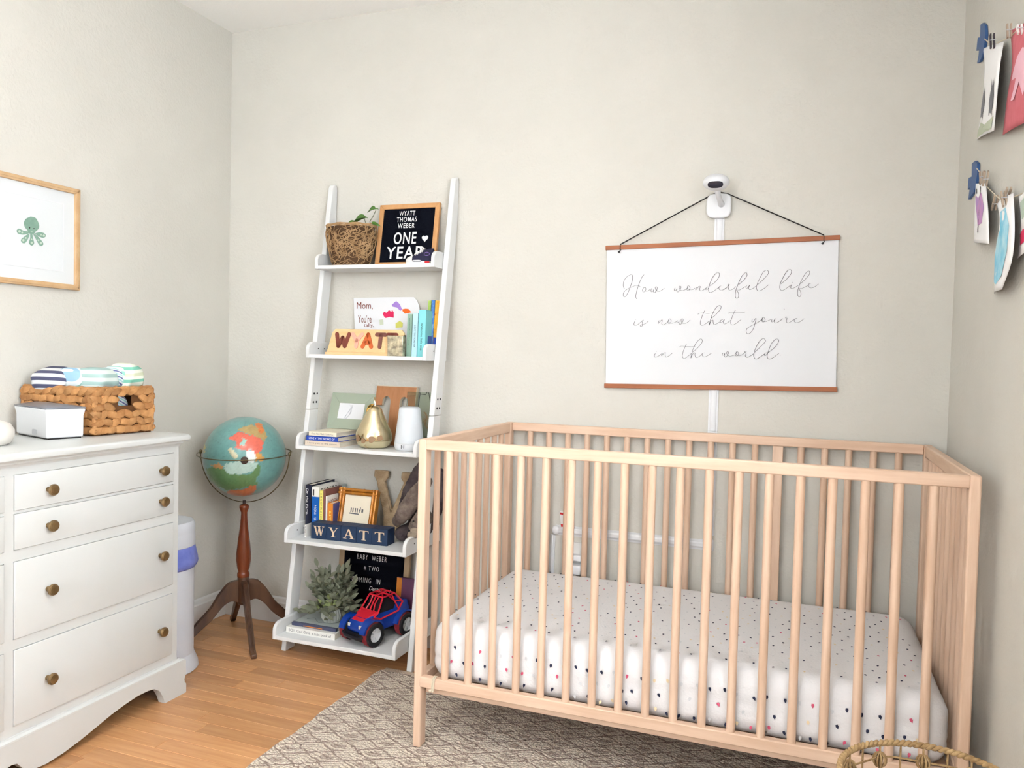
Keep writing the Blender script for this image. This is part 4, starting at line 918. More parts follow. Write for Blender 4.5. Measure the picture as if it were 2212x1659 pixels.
# land painted by azimuthal outlines around the pole that faces the room
LAND = [((236, 112, 92), [(600, 430), (720, 360), (840, 370), (1000, 420), (1110, 500), (1100, 620), (1050, 690), (990, 690), (940, 640), (860, 640), (790, 620), (700, 590), (720, 500), (640, 470)]),
        ((150, 196, 184), [(790, 430), (870, 490), (830, 550), (770, 560)]),
        ((190, 160, 104), [(720, 330), (800, 270), (940, 235), (1010, 260), (1060, 300), (1140, 310), (1175, 440), (1120, 500), (1000, 420), (840, 365)]),
        ((226, 128, 66), [(1000, 220), (1040, 185), (1100, 230), (1130, 330), (1080, 390), (1030, 300)]),
        ((226, 160, 80), [(990, 690), (1080, 690), (1140, 780), (1100, 810), (1010, 800)]),
        ((212, 200, 164), [(590, 600), (640, 590), (740, 710), (730, 770), (690, 760), (620, 700)]),
        ((236, 240, 236), [(860, 650), (960, 650), (1000, 740), (990, 830), (870, 830)]),
        ((186, 210, 200), [(540, 830), (720, 800), (1040, 830), (1010, 940), (830, 1000), (640, 1000), (540, 960)]),
        ((104, 142, 92), [(240, 900), (400, 890), (540, 920), (560, 970), (700, 1010), (880, 1010), (960, 970), (1030, 860), (1080, 880), (1060, 1000), (1000, 1100), (1050, 1170), (880, 1210), (560, 1250), (420, 1200), (300, 1080)]),
        ((214, 120, 78), [(560, 1260), (880, 1230), (920, 1190), (1020, 1190), (1000, 1260), (940, 1340), (760, 1380), (600, 1350)]),
        ((206, 150, 96), [(300, 840), (440, 830), (530, 880), (520, 915), (380, 890)]),
        ((206, 192, 110), [(160, 540), (220, 500), (250, 560), (220, 650), (150, 630)])]
def inpoly(x, y, P):
    c = False; j = len(P)-1
    for i in range(len(P)):
        if (P[i][1] > y) != (P[j][1] > y) and x < (P[j][0]-P[i][0])*(y-P[i][1])/(P[j][1]-P[i][1])+P[i][0]: c = not c
        j = i
    return c
toC = (CO-gc).normalized(); gu = (UP-toC*UP.dot(toC)).normalized(); grt = gu.cross(toC)
mb = MB(); mb.ell((0, 0, 0), (gr, gr, gr), 200, 120); me = mb.mesh('sphere', [], 180)
ca = me.color_attributes.new('map_colour', 'FLOAT_COLOR', 'POINT'); cols = []
for v in me.vertices:
    n_ = v.co.normalized(); c = (106, 154, 150)
    w = noise.noise(n_*9)*.6+noise.noise(n_*24)*.6+noise.noise(n_*60)*.5-1.2*(abs(math.sin(6*math.atan2(n_.dot(grt), n_.dot(gu)))) < .03); sx_ = n_.dot(grt)+.035*noise.noise(n_*11+Vector((5, 0, 0)))+.02*noise.noise(n_*30); sy_ = n_.dot(gu)+.035*noise.noise(n_*11)+.02*noise.noise(n_*30+Vector((0, 4, 0)))
    h = 0
    if n_.dot(toC) > -.1:
        X = 840+sx_*650; Yp = 725-sy_*640
        for cc, P in LAND:
            if inpoly(X, Yp, P): c = (cc[0]*.92, cc[1]*.94, cc[2]*.94); h = 1
    elif noise.noise(n_*2.2+Vector((3, 1, 7))) > .12: c = ((190, 160, 104), (104, 142, 92))[int(noise.noise(n_*3) > 0)]; h = 1
    k = 1+.14*w; cols += [min(1, q_*k) for q_ in lin(c)[:3]]+[1]
    v.co = n_*(gr+(.0012*(1+noise.noise(n_*40)) if h else 0))
ca.data.foreach_set('color', cols)
m = bpy.data.materials.new('globe_map'); m.use_nodes = True; nt = m.node_tree; at_ = nt.nodes.new('ShaderNodeVertexColor'); at_.layer_name = 'map_colour'; nt.links.new(at_.outputs[0], nt.nodes['Principled BSDF'].inputs[0]); nt.nodes['Principled BSDF'].inputs['Roughness'].default_value = .28; nt.nodes['Principled BSDF'].inputs['Coat Weight'].default_value = .3
me.materials.append(m); o = bpy.data.objects.new('sphere', me); COL.objects.link(o); o.parent = gl; o.location = gc-gl.location
cp = (toC*.985-gu*.10+grt*-.01).normalized()
MB().lathe([(.0135, -.002), (.0135, .0035), (.009, .005), (.004, .0055)], gc+cp*(gr-.0005), 20, ax=tuple(cp)).build('pole_cap', M['cap_dark'], gl)
Rg = gr+.021
# brass half meridian in a vertical plane facing the camera, and a tilted horizon ring
ew = Vector((1, .33, .0)).normalized(); fwd = Vector((ew.y, -ew.x, 0))
hor = [gc+ew*(Rg*math.cos(t))+fwd*(Rg*math.sin(t))+Z_*(.012-.006*math.sin(t)) for t in np.linspace(0, 2*math.pi, 80)[:-1]]
MB().tube(hor, .0022, 6, closed=True).build('horizon_ring', M['old_brass'], gl)
mer = [gc+ew*(Rg*math.cos(t))-Z_*(Rg*math.sin(t)+.004-.016*(1-math.sin(t))) for t in np.linspace(0, math.pi, 50)]
MB().tube(mer, .0035, 6, flat=.5).build('meridian_arm', M['old_brass'], gl)
mb = MB()
for s in (1, -1): mb.ell(gc+ew*(Rg*s)+Z_*.012, (.006, .006, .009), 12, 8)
mb.tube([gc+ew*(Rg)+Z_*.012, gc+ew*(Rg+.006)+Z_*.026], .003, 8); mb.build('pivot_screw', M['old_brass'], gl)
zc0 = gc.z-Rg-.004
col_ = [(.0100, zc0-.008), (.0170, zc0-.012), (.0185, zc0-.020), (.0150, zc0-.030), (.0118, zc0-.040), (.0125, zc0-.060), (.0160, zc0-.100), (.0225, zc0-.150), (.0275, zc0-.195), (.0280, zc0-.220), (.0240, zc0-.250), (.0190, zc0-.265), (.0225, zc0-.271), (.0232, zc0-.279), (.0225, zc0-.286)]
MB().lathe([(r_, z_) for r_, z_ in col_], (gc.x, gc.y, 0), 32).build('turned_column', M['cherry'], gl, smooth=60)
MB().lathe([(.006, zc0-.008), (.006, zc0+.006)], (gc.x, gc.y, 0), 14).build('finial', M['cap_dark'], gl)
zl = zc0-.286
MB().lathe([(.0215, zl), (.0215, zl-.095), (.018, zl-.105), (.012, zl-.108)], (gc.x, gc.y, 0), 24).build('lower_column', M['dark_walnut'], gl, smooth=50)
for k, an in enumerate((-41, 49, 139, 229)):
    a = math.radians(an); u = Vector((math.cos(a), math.sin(a), 0)); sd = Vector((-math.sin(a), math.cos(a), 0)); hw = .0095
    top = [(.016, zl-.012), (.050, zl-.018), (.085, zl-.055), (.120, zl-.110), (.165, zl-.158), (.205, .030), (.232, .016)]
    bot = [(.232, 0), (.212, 0), (.195, .012), (.150, zl-.185), (.110, zl-.150), (.075, zl-.108), (.045, zl-.090), (.016, zl-.098)]
    tp_ = [(p.x, p.y) for p in catmull([Vector((x, z, 0)) for x, z in top], 4)]; bt_ = [(p.x, max(0, p.y)) for p in catmull([Vector((x, z, 0)) for x, z in bot], 4)]
    P = [Vector((gc.x, gc.y, 0))+u*x+Z_*z-sd*hw for x, z in tp_+bt_]
    MB().prism(P, sd*(2*hw)).build('curved_leg', M['dark_walnut'], gl, smooth=40, bevel=.002)
    mb = MB()
    for w_ in (-.004, 0, .004): mb.tube([Vector((gc.x, gc.y, 0))+u*x+Z_*(z+.0003)+sd*w_ for x, z in tp_[4:-2]], .0016, 5)
    mb.build('reeding', M['dark_walnut'], gl)
# ================================================================== DIAPER PAIL
pc = (.206, -.556)
pa = root('diaper_pail', 'tall white nappy pail with a blue bag rim behind the dresser', 'pail', (pc[0], pc[1], 0))
MB().lathe([(.112, 0), (.116, .004), (.114, .020), (.104, .045), (.100, .055)], n=44).build('base', M['pail_white'], pa, local=True, smooth=50)
MB().lathe([(.0995, .0552), (.0985, .365), (.098, .370)], n=44).build('body', M['pail_white'], pa, local=True, smooth=50)
mb = MB(); n = 60; rows = [(.0992, .352), (.107, .358), (.110, .372), (.107, .390), (.1035, .418), (.100, .428)]
mb.lathe(rows, n=n)
for v in mb.v:
    a = math.atan2(v.y, v.x); k = 1+.020*math.sin(9*a+v.z*70)*(1 if .355 < v.z < .42 else 0)+.01*math.sin(23*a)*(1 if .355 < v.z < .42 else 0); v.x *= k; v.y *= k
mb.build('bag', M['bag_blue'], pa, local=True, smooth=60)
MB().lathe([(.1005, .4285), (.1015, .436), (.1005, .470), (.0995, .474), (.1005, .478), (.100, .500), (.094, .512), (.07, .516), (.001, .517)], n=44).build('lid', M['pail_white'], pa, local=True, smooth=50)
# ================================================================== DRESSER
DY1 = -.703; DYc = -1.268; DY0 = 2*DYc-DY1; DF = .405; DZ = .835
dr = root('dresser', 'white painted double dresser with brass knobs and scalloped base', 'dresser', (.2, DYc, 0))
# top with bullnose and cove moulding: profile in (out, z)
def ring_profile(prof_, name, m):
    """prof: list of (overhang, z) swept round front and both sides"""
    mb = MB(); n = len(prof_); vs = []
    for o_, z in prof_: vs.append((.016, DY1+o_, z))
    for o_, z in prof_: vs.append((DF+o_, DY1+o_, z))
    for o_, z in prof_: vs.append((DF+o_, DY0-o_, z))
    for o_, z in prof_: vs.append((.016, DY0-o_, z))
    fs = [(s*n+i, s*n+i+1, (s+1)*n+i+1, (s+1)*n+i) for s in range(3) for i in range(n-1)]
    fs.append((0, n, 2*n, 3*n)); fs.append((n-1, 2*n-1, 3*n-1, 4*n-1)); fs.append(tuple(range(n))); fs.append(tuple(range(3*n, 4*n)))
    return mb.add(vs, fs).build(name, m, dr, smooth=30)
ring_profile([(.010, .811), (.019, .812), (.0235, .816), (.0245, .822), (.0235, .828), (.019, .833), (.013, .835)], 'top_board', M['dresser_paint'])
ring_profile([(.0, .796), (.002, .796), (.004, .801), (.009, .805), (.010, .8108)], 'cove_moulding', M['dresser_paint'])
# carcass: side panels, back, rails and stiles
mb = MB(); mb.box((.016, DY1-.018, .05), (DF, DY1, .7958)); mb.build('side_panel', M['dresser_paint'], dr)
mb = MB(); mb.box((.016, DY0, .05), (DF, DY0+.018, .7958)); mb.build('side_panel', M['dresser_paint'], dr)
mb = MB(); mb.box((.016, DY0+.018, .09), (.024, DY1-.018, .79)); mb.build('back_panel', M['dresser_paint'], dr)
ROWS = [(.686, .777), (.587, .679), (.361, .559), (.140, .335)]
yR1, yR0 = DY1-.022, DYc+.0125       # right column (towards the corner)
edges = [.7958]+[v for r_ in ROWS for v in r_[::-1]]+[.112]
mb = MB()
for k in range(0, len(edges), 2): mb.box((DF-.02, DY0+.018, edges[k+1]), (DF, DY1-.018, edges[k]))
for (za, zb2) in ROWS:
    mb.box((DF-.02, yR1, za), (DF, DY1-.018, zb2)); mb.box((DF-.02, DYc-.0125, za), (DF, DYc+.0125, zb2)); mb.box((DF-.02, DY0+.018, za), (DF, 2*DYc-yR1, zb2))
mb.box((DF-.024, DY0+.018, .112), (DF-.0035, DY1-.018, .7958))
mb.build('face_frame', M['dresser_paint'], dr, smooth=0)
knob = MB().lathe([(.0065, 0), (.0068, .003), (.0060, .009), (.0068, .0125), (.0125, .0145), (.0150, .018), (.0152, .0215), (.0135, .0245), (.0125, .0242), (.0118, .0262), (.006, .0272), (.0005, .0275)], n=28, ax=(1, 0, 0)).mesh('knob', M['brass'], 50)
kz = [.728, .634, .467, .232]
for col in (0, 1):
    for i, (za, zb2) in enumerate(ROWS):
        ya_, yb_ = (yR0, yR1) if col == 0 else (2*DYc-yR1, 2*DYc-yR0)
        g = .0013
        d_ = MB(); a_, b_, c_, e_ = ya_+g, yb_-g, za+g, zb2-g; s_ = .006
        d_.add([(DF-.0034, a_, c_), (DF-.0034, b_, c_), (DF-.0034, b_, e_), (DF-.0034, a_, e_), (DF+.0035, a_, c_), (DF+.0035, b_, c_), (DF+.0035, b_, e_), (DF+.0035, a_, e_), (DF+.0055, a_+s_, c_+s_), (DF+.0055, b_-s_, c_+s_), (DF+.0055, b_-s_, e_-s_), (DF+.0055, a_+s_, e_-s_)],
               [(0, 3, 2, 1), (0, 1, 5, 4), (1, 2, 6, 5), (2, 3, 7, 6), (3, 0, 4, 7), (4, 5, 9, 8), (5, 6, 10, 9), (6, 7, 11, 10), (7, 4, 8, 11), (8, 9, 10, 11)])
        do = d_.build('drawer', M['dresser_paint'], dr, bevel=.0008)
        for ky in ((-.782, -1.164) if col == 0 else (2*DYc+.782, 2*DYc+1.164)):
            piece(knob, 'knob', do, Matrix.Translation((DF+.0055, ky, kz[i])))
# base: scalloped apron, extruded
half = [(DY1+.028, .106), (DY1+.028, .060), (DY1+.022, .046), (DY1+.0235, .036), (DY1+.030, .028), (DY1+.030, .0), (-.762, .0), (-.770, .022), (-.785, .048), (-.806, .062), (-.832, .066), (-.870, .066), (-.915, .060), (-.965, .050), (-1.02, .035), (-1.07, .022), (-1.12, .012), (-1.17, .007), (-1.205, .010), (-1.235, .026), (-1.253, .047), (DYc, .0505)]
hp_ = half+[(2*DYc-a, b) for a, b in half[::-1][1:]]
P = [(DF+.012, a, b) for a, b in hp_]
ob = MB().prism(P, (-.026, 0, 0)).build('apron', M['dresser_paint'], dr, smooth=0)
mb = MB().prism([(DF-.014, DY1+.028, .106), (DF+.012, DY1+.028, .106), (DF+.010, DY1+.022, .112), (DF+.004, DY1+.018, .118), (DF-.014, DY1+.018, .118)], (0, 0, 0)) if False else MB()
pfm = [(0, .1062), (.012, .1062), (.0115, .110), (.004, .1135), (.003, .117), (0, .117)]
mb = MB(); n = len(pfm); vs = []
for o_, z in pfm: vs.append((.03, DY1+o_*2.2, z))
for o_, z in pfm: vs.append((DF+o_, DY1+o_*2.2, z))
for o_, z in pfm: vs.append((DF+o_, DY0-o_*2.2, z))
for o_, z in pfm: vs.append((.03, DY0-o_*2.2, z))
mb.add(vs, [(s*n+i, s*n+(i+1) % n, (s+1)*n+(i+1) % n, (s+1)*n+i) for s in range(3) for i in range(n)]+[tuple(range(n)), tuple(range(3*n, 4*n))]); mb.build('base_moulding', M['dresser_paint'], dr, smooth=0)
for yy in (DY1+.002, DY0-.028):
    P = [(DF-.016, .0), (DF-.016, .106), (.02, .106), (.02, 0), (.08, 0), (.10, .05), (.30, .05), (.33, 0)]
    MB().prism([(a, yy, b) for a, b in P], (0, .026, 0)).build('side_apron', M['dresser_paint'], dr, smooth=0)
# ================================================================== on the dresser
# hyacinth basket with nappies: plan quad (skewed slightly), rows of plaited strands
A_, B_, C_, D_ = Vector((.268, -.896, 0)), Vector((.300, -.712, 0)), Vector((.040, -.712, 0)), Vector((.022, -.930, 0))
BZ0, BZ1 = DZ+.001, .975
cen = (A_+B_+C_+D_)/4
wb_ = root('woven_basket', 'brown water hyacinth basket filled with nappies on the dresser', 'basket', (cen.x, cen.y, DZ))
mb = MB(); th = .008
def wallq(p, q_, z0_, z1_, t0=0, t1=1):
    a = p.lerp(q_, t0); b = p.lerp(q_, t1); n_ = (cen-(a+b)/2); n_.z = 0; n_.normalize()
    mb.hexa([a+Z_*z0_, b+Z_*z0_, b+n_*th+Z_*z0_, a+n_*th+Z_*z0_, a+Z_*z1_, b+Z_*z1_, b+n_*th+Z_*z1_, a+n_*th+Z_*z1_])
wallq(D_, A_, BZ0, BZ1); wallq(C_, D_, BZ0, BZ1); wallq(B_, C_, BZ0, BZ1)
hz0, hz1, ht0, ht1 = .922, .953, .40, .68
wallq(A_, B_, BZ0, hz0); wallq(A_, B_, hz1, BZ1); wallq(A_, B_, hz0, hz1, 0, ht0); wallq(A_, B_, hz0, hz1, ht1, 1)
mb.hexa([A_+Z_*BZ0, B_+Z_*BZ0, C_+Z_*BZ0, D_+Z_*BZ0, A_+Z_*(BZ0+.006), B_+Z_*(BZ0+.006), C_+Z_*(BZ0+.006), D_+Z_*(BZ0+.006)])
mb.build('basket_wall', M['hyacinth_dark'], wb_, smooth=0)
def strand_mesh(seed):
    q = MB(); pr = random.Random(seed); n = 9; m_ = 8; vs = []
    for i in range(n+1):
        t = i/n; w = .0145*(max(0, math.sin(math.pi*t))**.55+.12); x = (t-.5)*.058; tw_ = pr.uniform(-.0008, .0008)
        for k in range(m_): a = 2*math.pi*k/m_; vs.append((x, w*math.cos(a)*.62+tw_, .0062*math.sin(a)*(max(0, math.sin(math.pi*t))**.4+.1)+.003*math.sin(math.pi*t)+(.0009 if k % 2 else 0)))
    q.add(vs, [(i*m_+k, i*m_+(k+1) % m_, (i+1)*m_+(k+1) % m_, (i+1)*m_+k) for i in range(n) for k in range(m_)]+[tuple(range(m_))[::-1], tuple(range(n*m_, n*m_+m_))])
    return q.mesh('woven_strand', M['hyacinth'], 50)
sms = [strand_mesh(k) for k in range(4)]; pr = random.Random(4)
for (p, q_, hole) in ((D_, A_, False), (A_, B_, True), (B_, C_, False)):
    L_ = (q_-p).length; u = (q_-p).normalized(); nout = -(cen-(p+q_)/2); nout.z = 0; nout = (nout-u*nout.dot(u)).normalized()
    nc = int(L_/.0235); rows = 6
    for j in range(rows):
        for i in range(nc+1):
            t = (i+(.5 if j % 2 else 0))/nc
            if t > 1.0: continue
            zz_ = BZ0+.0145+j*(BZ1-BZ0-.0235)/(rows-1)
            if hole and ht0-.06 < t < ht1+.06 and hz0-.014 < zz_ < hz1+.012: continue
            an = (.42 if (i+j) % 2 else -.42)+pr.uniform(-.4, .4)
            if j == rows-1: an = pr.uniform(.3, .6)
            if j == 0: an = pr.uniform(-.12, .12)
            pos = p+u*(min(max(t, .04), .96)*L_)+nout*.0015+Z_*zz_
            Uv = (u*math.cos(an)+Z_*math.sin(an)); Vv = nout.cross(Uv)
            s = pr.uniform(.74, .9)
            piece(sms[pr.randrange(4)], 'woven_strand', wb_, Matrix.Translation(pos) @ Matrix(((Uv.x, Vv.x, nout.x, 0), (Uv.y, Vv.y, nout.y, 0), (Uv.z, Vv.z, nout.z, 0), (0, 0, 0, 1))) @ Matrix.Diagonal((s, s*1.42, .9, 1)))
for (p, q_) in ((A_, B_), (B_, C_), (C_, D_), (D_, A_)):     # rim roll
    mb = MB(); pts = [p.lerp(q_, t)+Z_*(BZ1+.001+.0015*math.sin(t*40)) for t in np.linspace(0, 1, 18)]; mb.tube(pts, .006, 8); mb.build('rim', M['hyacinth'], wb_)
for p in (A_, B_, D_):
    mb = MB(); mb.tube([p+Z_*(BZ0+.004+(BZ1-BZ0-.006)*t)+Vector((.001*math.sin(t*20), 0, 0)) for t in np.linspace(0, 1, 14)], .0085, 8); mb.build('corner_post', M['hyacinth'], wb_)
def stripes_mat(name, base, cols_, scale, axis=2, ang=0):
    m = bpy.data.materials.new(name); m.use_nodes = True; nt = m.node_tree; b = nt.nodes['Principled BSDF']; L = nt.links.new; N = nt.nodes.new
    b.inputs['Roughness'].default_value = .85; tc = N('ShaderNodeTexCoord'); mp = N('ShaderNodeMapping'); mp.inputs['Rotation'].default_value = (ang, 0, 0); L(tc.outputs['Object'], mp.inputs[0])
    s = N('ShaderNodeSeparateXYZ'); L(mp.outputs[0], s.inputs[0]); mu = N('ShaderNodeMath'); mu.operation = 'MULTIPLY'; mu.inputs[1].default_value = scale; L(s.outputs[axis], mu.inputs[0])
    fr = N('ShaderNodeMath'); fr.operation = 'FRACT'; L(mu.outputs[0], fr.inputs[0]); r = N('ShaderNodeValToRGB'); r.color_ramp.interpolation = 'CONSTANT'; e = r.color_ramp.elements
    e[0].color = lin(base); e[0].position = 0; e[1].color = lin(cols_[0]); e[1].position = .5/len(cols_)
    for k in range(1, len(cols_)):
        x = e.new(k/len(cols_)); x.color = lin(base); x = e.new(k/len(cols_)+.5/len(cols_)); x.color = lin(cols_[k])
    L(fr.outputs[0], r.inputs[0]); L(r.outputs[0], b.inputs[0]); return m
mN = [stripes_mat('nappy_navy', (220, 220, 222), [(74, 76, 104)], 46, 2, .45), stripes_mat('nappy_mint', (214, 224, 220), [(160, 188, 184)], 44), stripes_mat('nappy_blue', (214, 224, 228), [(150, 188, 214), (150, 190, 180)], 26, 1, .5), stripes_mat('nappy_multi', (216, 220, 224), [(92, 100, 150), (160, 204, 204)], 60, 2, .5), stripes_mat('nappy_aqua', (214, 226, 222), [(140, 196, 184)], 40, 2, .1), stripes_mat('nappy_pale', (222, 226, 212), [(198, 204, 176), (116, 182, 160)], 26, 2, -.3)]
def nappy(c, r, rot, m, lb):
    q = rbox((-r[0], -r[1], -r[2]), (r[0], r[1], r[2]), (r[0]*.75, r[1]*.4, r[2]*.8), (12, 16, 10), .006)
    o = root('folded_nappy', lb, 'nappy', c, rot=rot, group='striped nappies in the woven basket')
    for v in q.v: v.z += .006*math.cos(v.y/r[1]*1.5)
    q.build('pad', m, o, local=True, smooth=60)
    w = MB(); w.tube([Vector((r[0]*.93*math.cos(a), r[1]*.55, r[2]*.93*math.sin(a))) for a in np.linspace(0, 2*math.pi, 20)[:-1]], .0016, 5, closed=True); w.build('elastic', M['paper_white'], o, local=True)
NP = [((.092, -.886, .998), (.052, .050, .030), (.25, 0, .35), 0, 'grey navy striped nappy at the left end of the basket'), ((.150, -.872, .996), (.045, .020, .034), (.1, 0, .1), 2, 'blue and white nappy next to the navy striped nappy'),
      ((.200, -.832, .996), (.055, .046, .036), (0, 0, .1), 1, 'broad pale mint striped nappy in the middle of the basket'), ((.200, -.783, .997), (.052, .014, .034), (0, 0, .05), 3, 'nappy with small navy blocks right of the mint one'),
      ((.205, -.765, 1.000), (.048, .016, .036), (-.1, 0, 0), 4, 'white and aqua nappy left of the tall pale one'), ((.222, -.742, 1.003), (.055, .032, .042), (-.22, 0, .0), 5, 'pale green striped nappy at the right end of the basket')]
for c, r_, rot, k, lb in NP: nappy(c, r_, rot, mN[k], lb)
nappy((.236, -.800, .915), (.018, .050, .03), (0, 0, 0), mN[3], 'navy striped nappy seen through the basket handle hole')
mb = MB()
# wipes box
a0 = at(107, 948, z=DZ+.003); a1 = at(185, 943, z=DZ+.003); u = (a1-a0); Lb = u.length; u.normalize(); ang = math.atan2(u.y, u.x)
wp = root('wipes_box', 'white wipes dispenser with grey lid in front of the basket', 'box', (a0.x, a0.y-.008, DZ), rz=ang)
Wb_ = .200; HB = at(112, 884, x=a0.x, ).z-DZ
# local x along the near right face, local y away from the room (left)
def bx4(k, z): return [(-k, -k, z), (Lb+k, -k, z), (Lb+k, Wb_+k, z), (-k, Wb_+k, z)]
loft([bx4(0, .004), bx4(.001, .012), bx4(.0015, HB*.75), bx4(.005, HB-.004), bx4(.006, HB)]).build('case', M['plastic_white'], wp, local=True, bevel=.004, smooth=40)
loft([bx4(-.004, 0), bx4(-.004, .0042)]).build('foot_plate', M['black'], wp, local=True)
def lid_sec(k, z, bow): 
    return [(-k, -k, z), (Lb/2, -k, z+bow), (Lb+k, -k, z), (Lb+k, Wb_+k, z), (Lb/2, Wb_+k, z+bow), (-k, Wb_+k, z)]
loft([lid_sec(.006, HB+.0003, 0), lid_sec(.005, HB+.004, .003), lid_sec(-.012, HB+.008, .004)]).build('lid', M['lid_grey'], wp, local=True, bevel=.002, smooth=40)
mb = MB(); cxl, czl = .075, .018
P = [( -.0022, cxl-.017*1+0, 0)]
oc = [(cxl+.016*math.copysign(abs(math.cos(t))**.5, math.cos(t)), czl+.008*math.copysign(abs(math.sin(t))**.5, math.sin(t))) for t in np.linspace(0, 2*math.pi, 25)[:-1]]
MB().prism([(-.0012, a, b) for a, b in oc], (-.0012, 0, 0)).build('latch', M['plastic_grey'], wp, local=True, smooth=0)
# cream rounded warmer at the frame's edge
rc = root('round_lamp', 'cream rounded lamp at the left end of the dresser top', 'lamp', (.255, -1.16, DZ))
MB().lathe([(.058, 0), (.072, .006), (.080, .022), (.080, .040), (.070, .056), (.045, .066), (.001, .068)], n=48).build('shade', M['cream'], rc, local=True, smooth=60)
MB().lathe([(.060, -.0), (.060, .004)], n=32).build('base', M['plastic_grey'], rc, local=True)
p_ = at(-46, 962, z=DZ); rc.location = (p_.x, p_.y, DZ); WM[rc.name] = Matrix.Translation(rc.location)
# ================================================================== LEFT WALL PICTURE
fz0_, fz1_, fy1_ = 1.283, 1.609, -.7305; fy0_ = -1.068
pf_ = root('framed_print', 'oak framed octopus print on the left wall', 'picture', (.01, (fy0_+fy1_)/2, fz0_))
def fb(P):   # P in (y,z); frame has a raised outer step
    return MB().prism([(.0005, a, b) for a, b in P], (.017, 0, 0))
fw_ = .017
for P in ([(fy0_, fz0_), (fy1_, fz0_), (fy1_-fw_, fz0_+fw_), (fy0_+fw_, fz0_+fw_)], [(fy1_, fz0_), (fy1_, fz1_), (fy1_-fw_, fz1_-fw_), (fy1_-fw_, fz0_+fw_)], [(fy1_, fz1_), (fy0_, fz1_), (fy0_+fw_, fz1_-fw_), (fy1_-fw_, fz1_-fw_)], [(fy0_, fz1_), (fy0_, fz0_), (fy0_+fw_, fz0_+fw_), (fy0_+fw_, fz1_-fw_)]):
    fb(P).build('frame_bar', M['oak_frame'], pf_, bevel=.0015)
mb = MB()
for s in (0,):
    a, b, c, d2 = fy0_+fw_*.0+.006, fy1_-.006, fz0_+.006, fz1_-.006
    for (y0_, y1_, z0_, z1_) in ((a, b, c, c+.004), (a, b, d2-.004, d2), (a, a+.004, c, d2), (b-.004, b, c, d2)): mb.box((.0175, y0_, z0_), (.0195, y1_, z1_))
mb.build('frame_bead', M['oak_frame'], pf_, smooth=0)
MB().box((.001, fy0_+fw_-.001, fz0_+fw_-.001), (.009, fy1_-fw_+.001, fz1_-fw_+.001)).build('mat_board', M['mat_card'], pf_, smooth=0)
mw = .040; a, b, c, d2 = fy0_+fw_+mw, fy1_-fw_-mw, fz0_+fw_+mw, fz1_-fw_-mw
mb = MB()
for (y0_, y1_, z0_, z1_) in ((a, b, c-.0022, c), (a, b, d2, d2+.0022), (a-.0022, a, c-.0022, d2+.0022), (b, b+.0022, c-.0022, d2+.0022)): mb.box((.009, y0_, z0_), (.0100, y1_, z1_))
mb.build('mat_bevel', M['plastic_white'], pf_, smooth=0)
OC = lambda a, b: at(20+a*.12057, 440+b*.12057, x=.0103)
def blob(pts, k=4): return [(p.x, p.y) for p in catmull([Vector((x, y, 0)) for x, y in pts+[pts[0]]], k)][:-1]
def oct_marks(name, m, polys, off=0):
    mb = MB()
    for P in polys: mb.prism([OC(*p)+X_*off for p in P], (.0002, 0, 0))
    ob = mb.build(name, m, pf_, smooth=0); return ob
oct_marks('octopus_print', M['octopus_green'], [blob(P) for P in ([(385, 230), (470, 255), (530, 360), (530, 440), (470, 500), (440, 540), (350, 530), (330, 480), (280, 420), (262, 340), (300, 270)],
   [(130, 480), (170, 445), (250, 480), (340, 500), (340, 535), (250, 555), (160, 535)], [(340, 540), (270, 590), (208, 650), (240, 705), (290, 700), (340, 620), (362, 545)],
   [(375, 540), (375, 620), (352, 700), (400, 752), (445, 710), (425, 620), (410, 540)], [(425, 540), (470, 620), (530, 730), (570, 760), (612, 720), (560, 640), (480, 560)], [(460, 530), (560, 510), (640, 540), (650, 590), (600, 612), (520, 580)])])
def circ(cx_, cy_, r_, n=12): return [(cx_+r_*math.cos(t), cy_+r_*math.sin(t)) for t in np.linspace(0, 2*math.pi, n+1)[:-1]]
oct_marks('sucker_print', M['octopus_spot'], [circ(180, 495, 24), (circ(230, 515, 18)), circ(250, 655, 22), circ(295, 615, 16), circ(402, 700, 22), circ(398, 640, 15), circ(565, 705, 22), circ(520, 655, 16), circ(618, 572, 20), circ(570, 560, 14), [(375, 490), (398, 500), (420, 490), (400, 515)]], .0003)
oct_marks('eye_print', M['black'], [circ(363, 433, 12), circ(441, 447, 11)], .0003)
# ================================================================== POSTER ON THE BACK WALL
th_ = math.radians(1.12); PU = Vector((math.cos(th_), 0, math.sin(th_))); PV = Vector((-math.sin(th_), 0, math.cos(th_)))
po = Vector((1.6005, -.012, 1.0035)); PWd, PHt = .741, .486
ps = root('hanging_poster', 'white script quote poster hung between two wooden strips', 'poster', (1.966, -.006, 1.003))
def pp(u, v, d=0): return po+PU*u+PV*v+Vector((0, -d, 0))
n = 24; mb = MB(); vs = []; fs = []
for j in range(n+1):
    for i in range(n+1):
        u = .004+(PWd-.008)*i/n; v = .012+(PHt-.024)*j/n; vs.append(pp(u, v, -.004+.0012*math.sin(math.pi*j/n)*math.sin(math.pi*i/n)))
mb.add(vs, [(j*(n+1)+i, j*(n+1)+i+1, (j+1)*(n+1)+i+1, (j+1)*(n+1)+i) for j in range(n) for i in range(n)]); mb.build('paper_sheet', M['paper_white'], ps, smooth=60)
for v0 in (0, PHt-.0150):
    MB().prism([pp(0, v0, .002), pp(PWd, v0, .002), pp(PWd, v0+.0150, .002), pp(0, v0+.0150, .002)], (0, .0125, 0)).build('wooden_strip', M['walnut_strip'], ps, bevel=.0012)
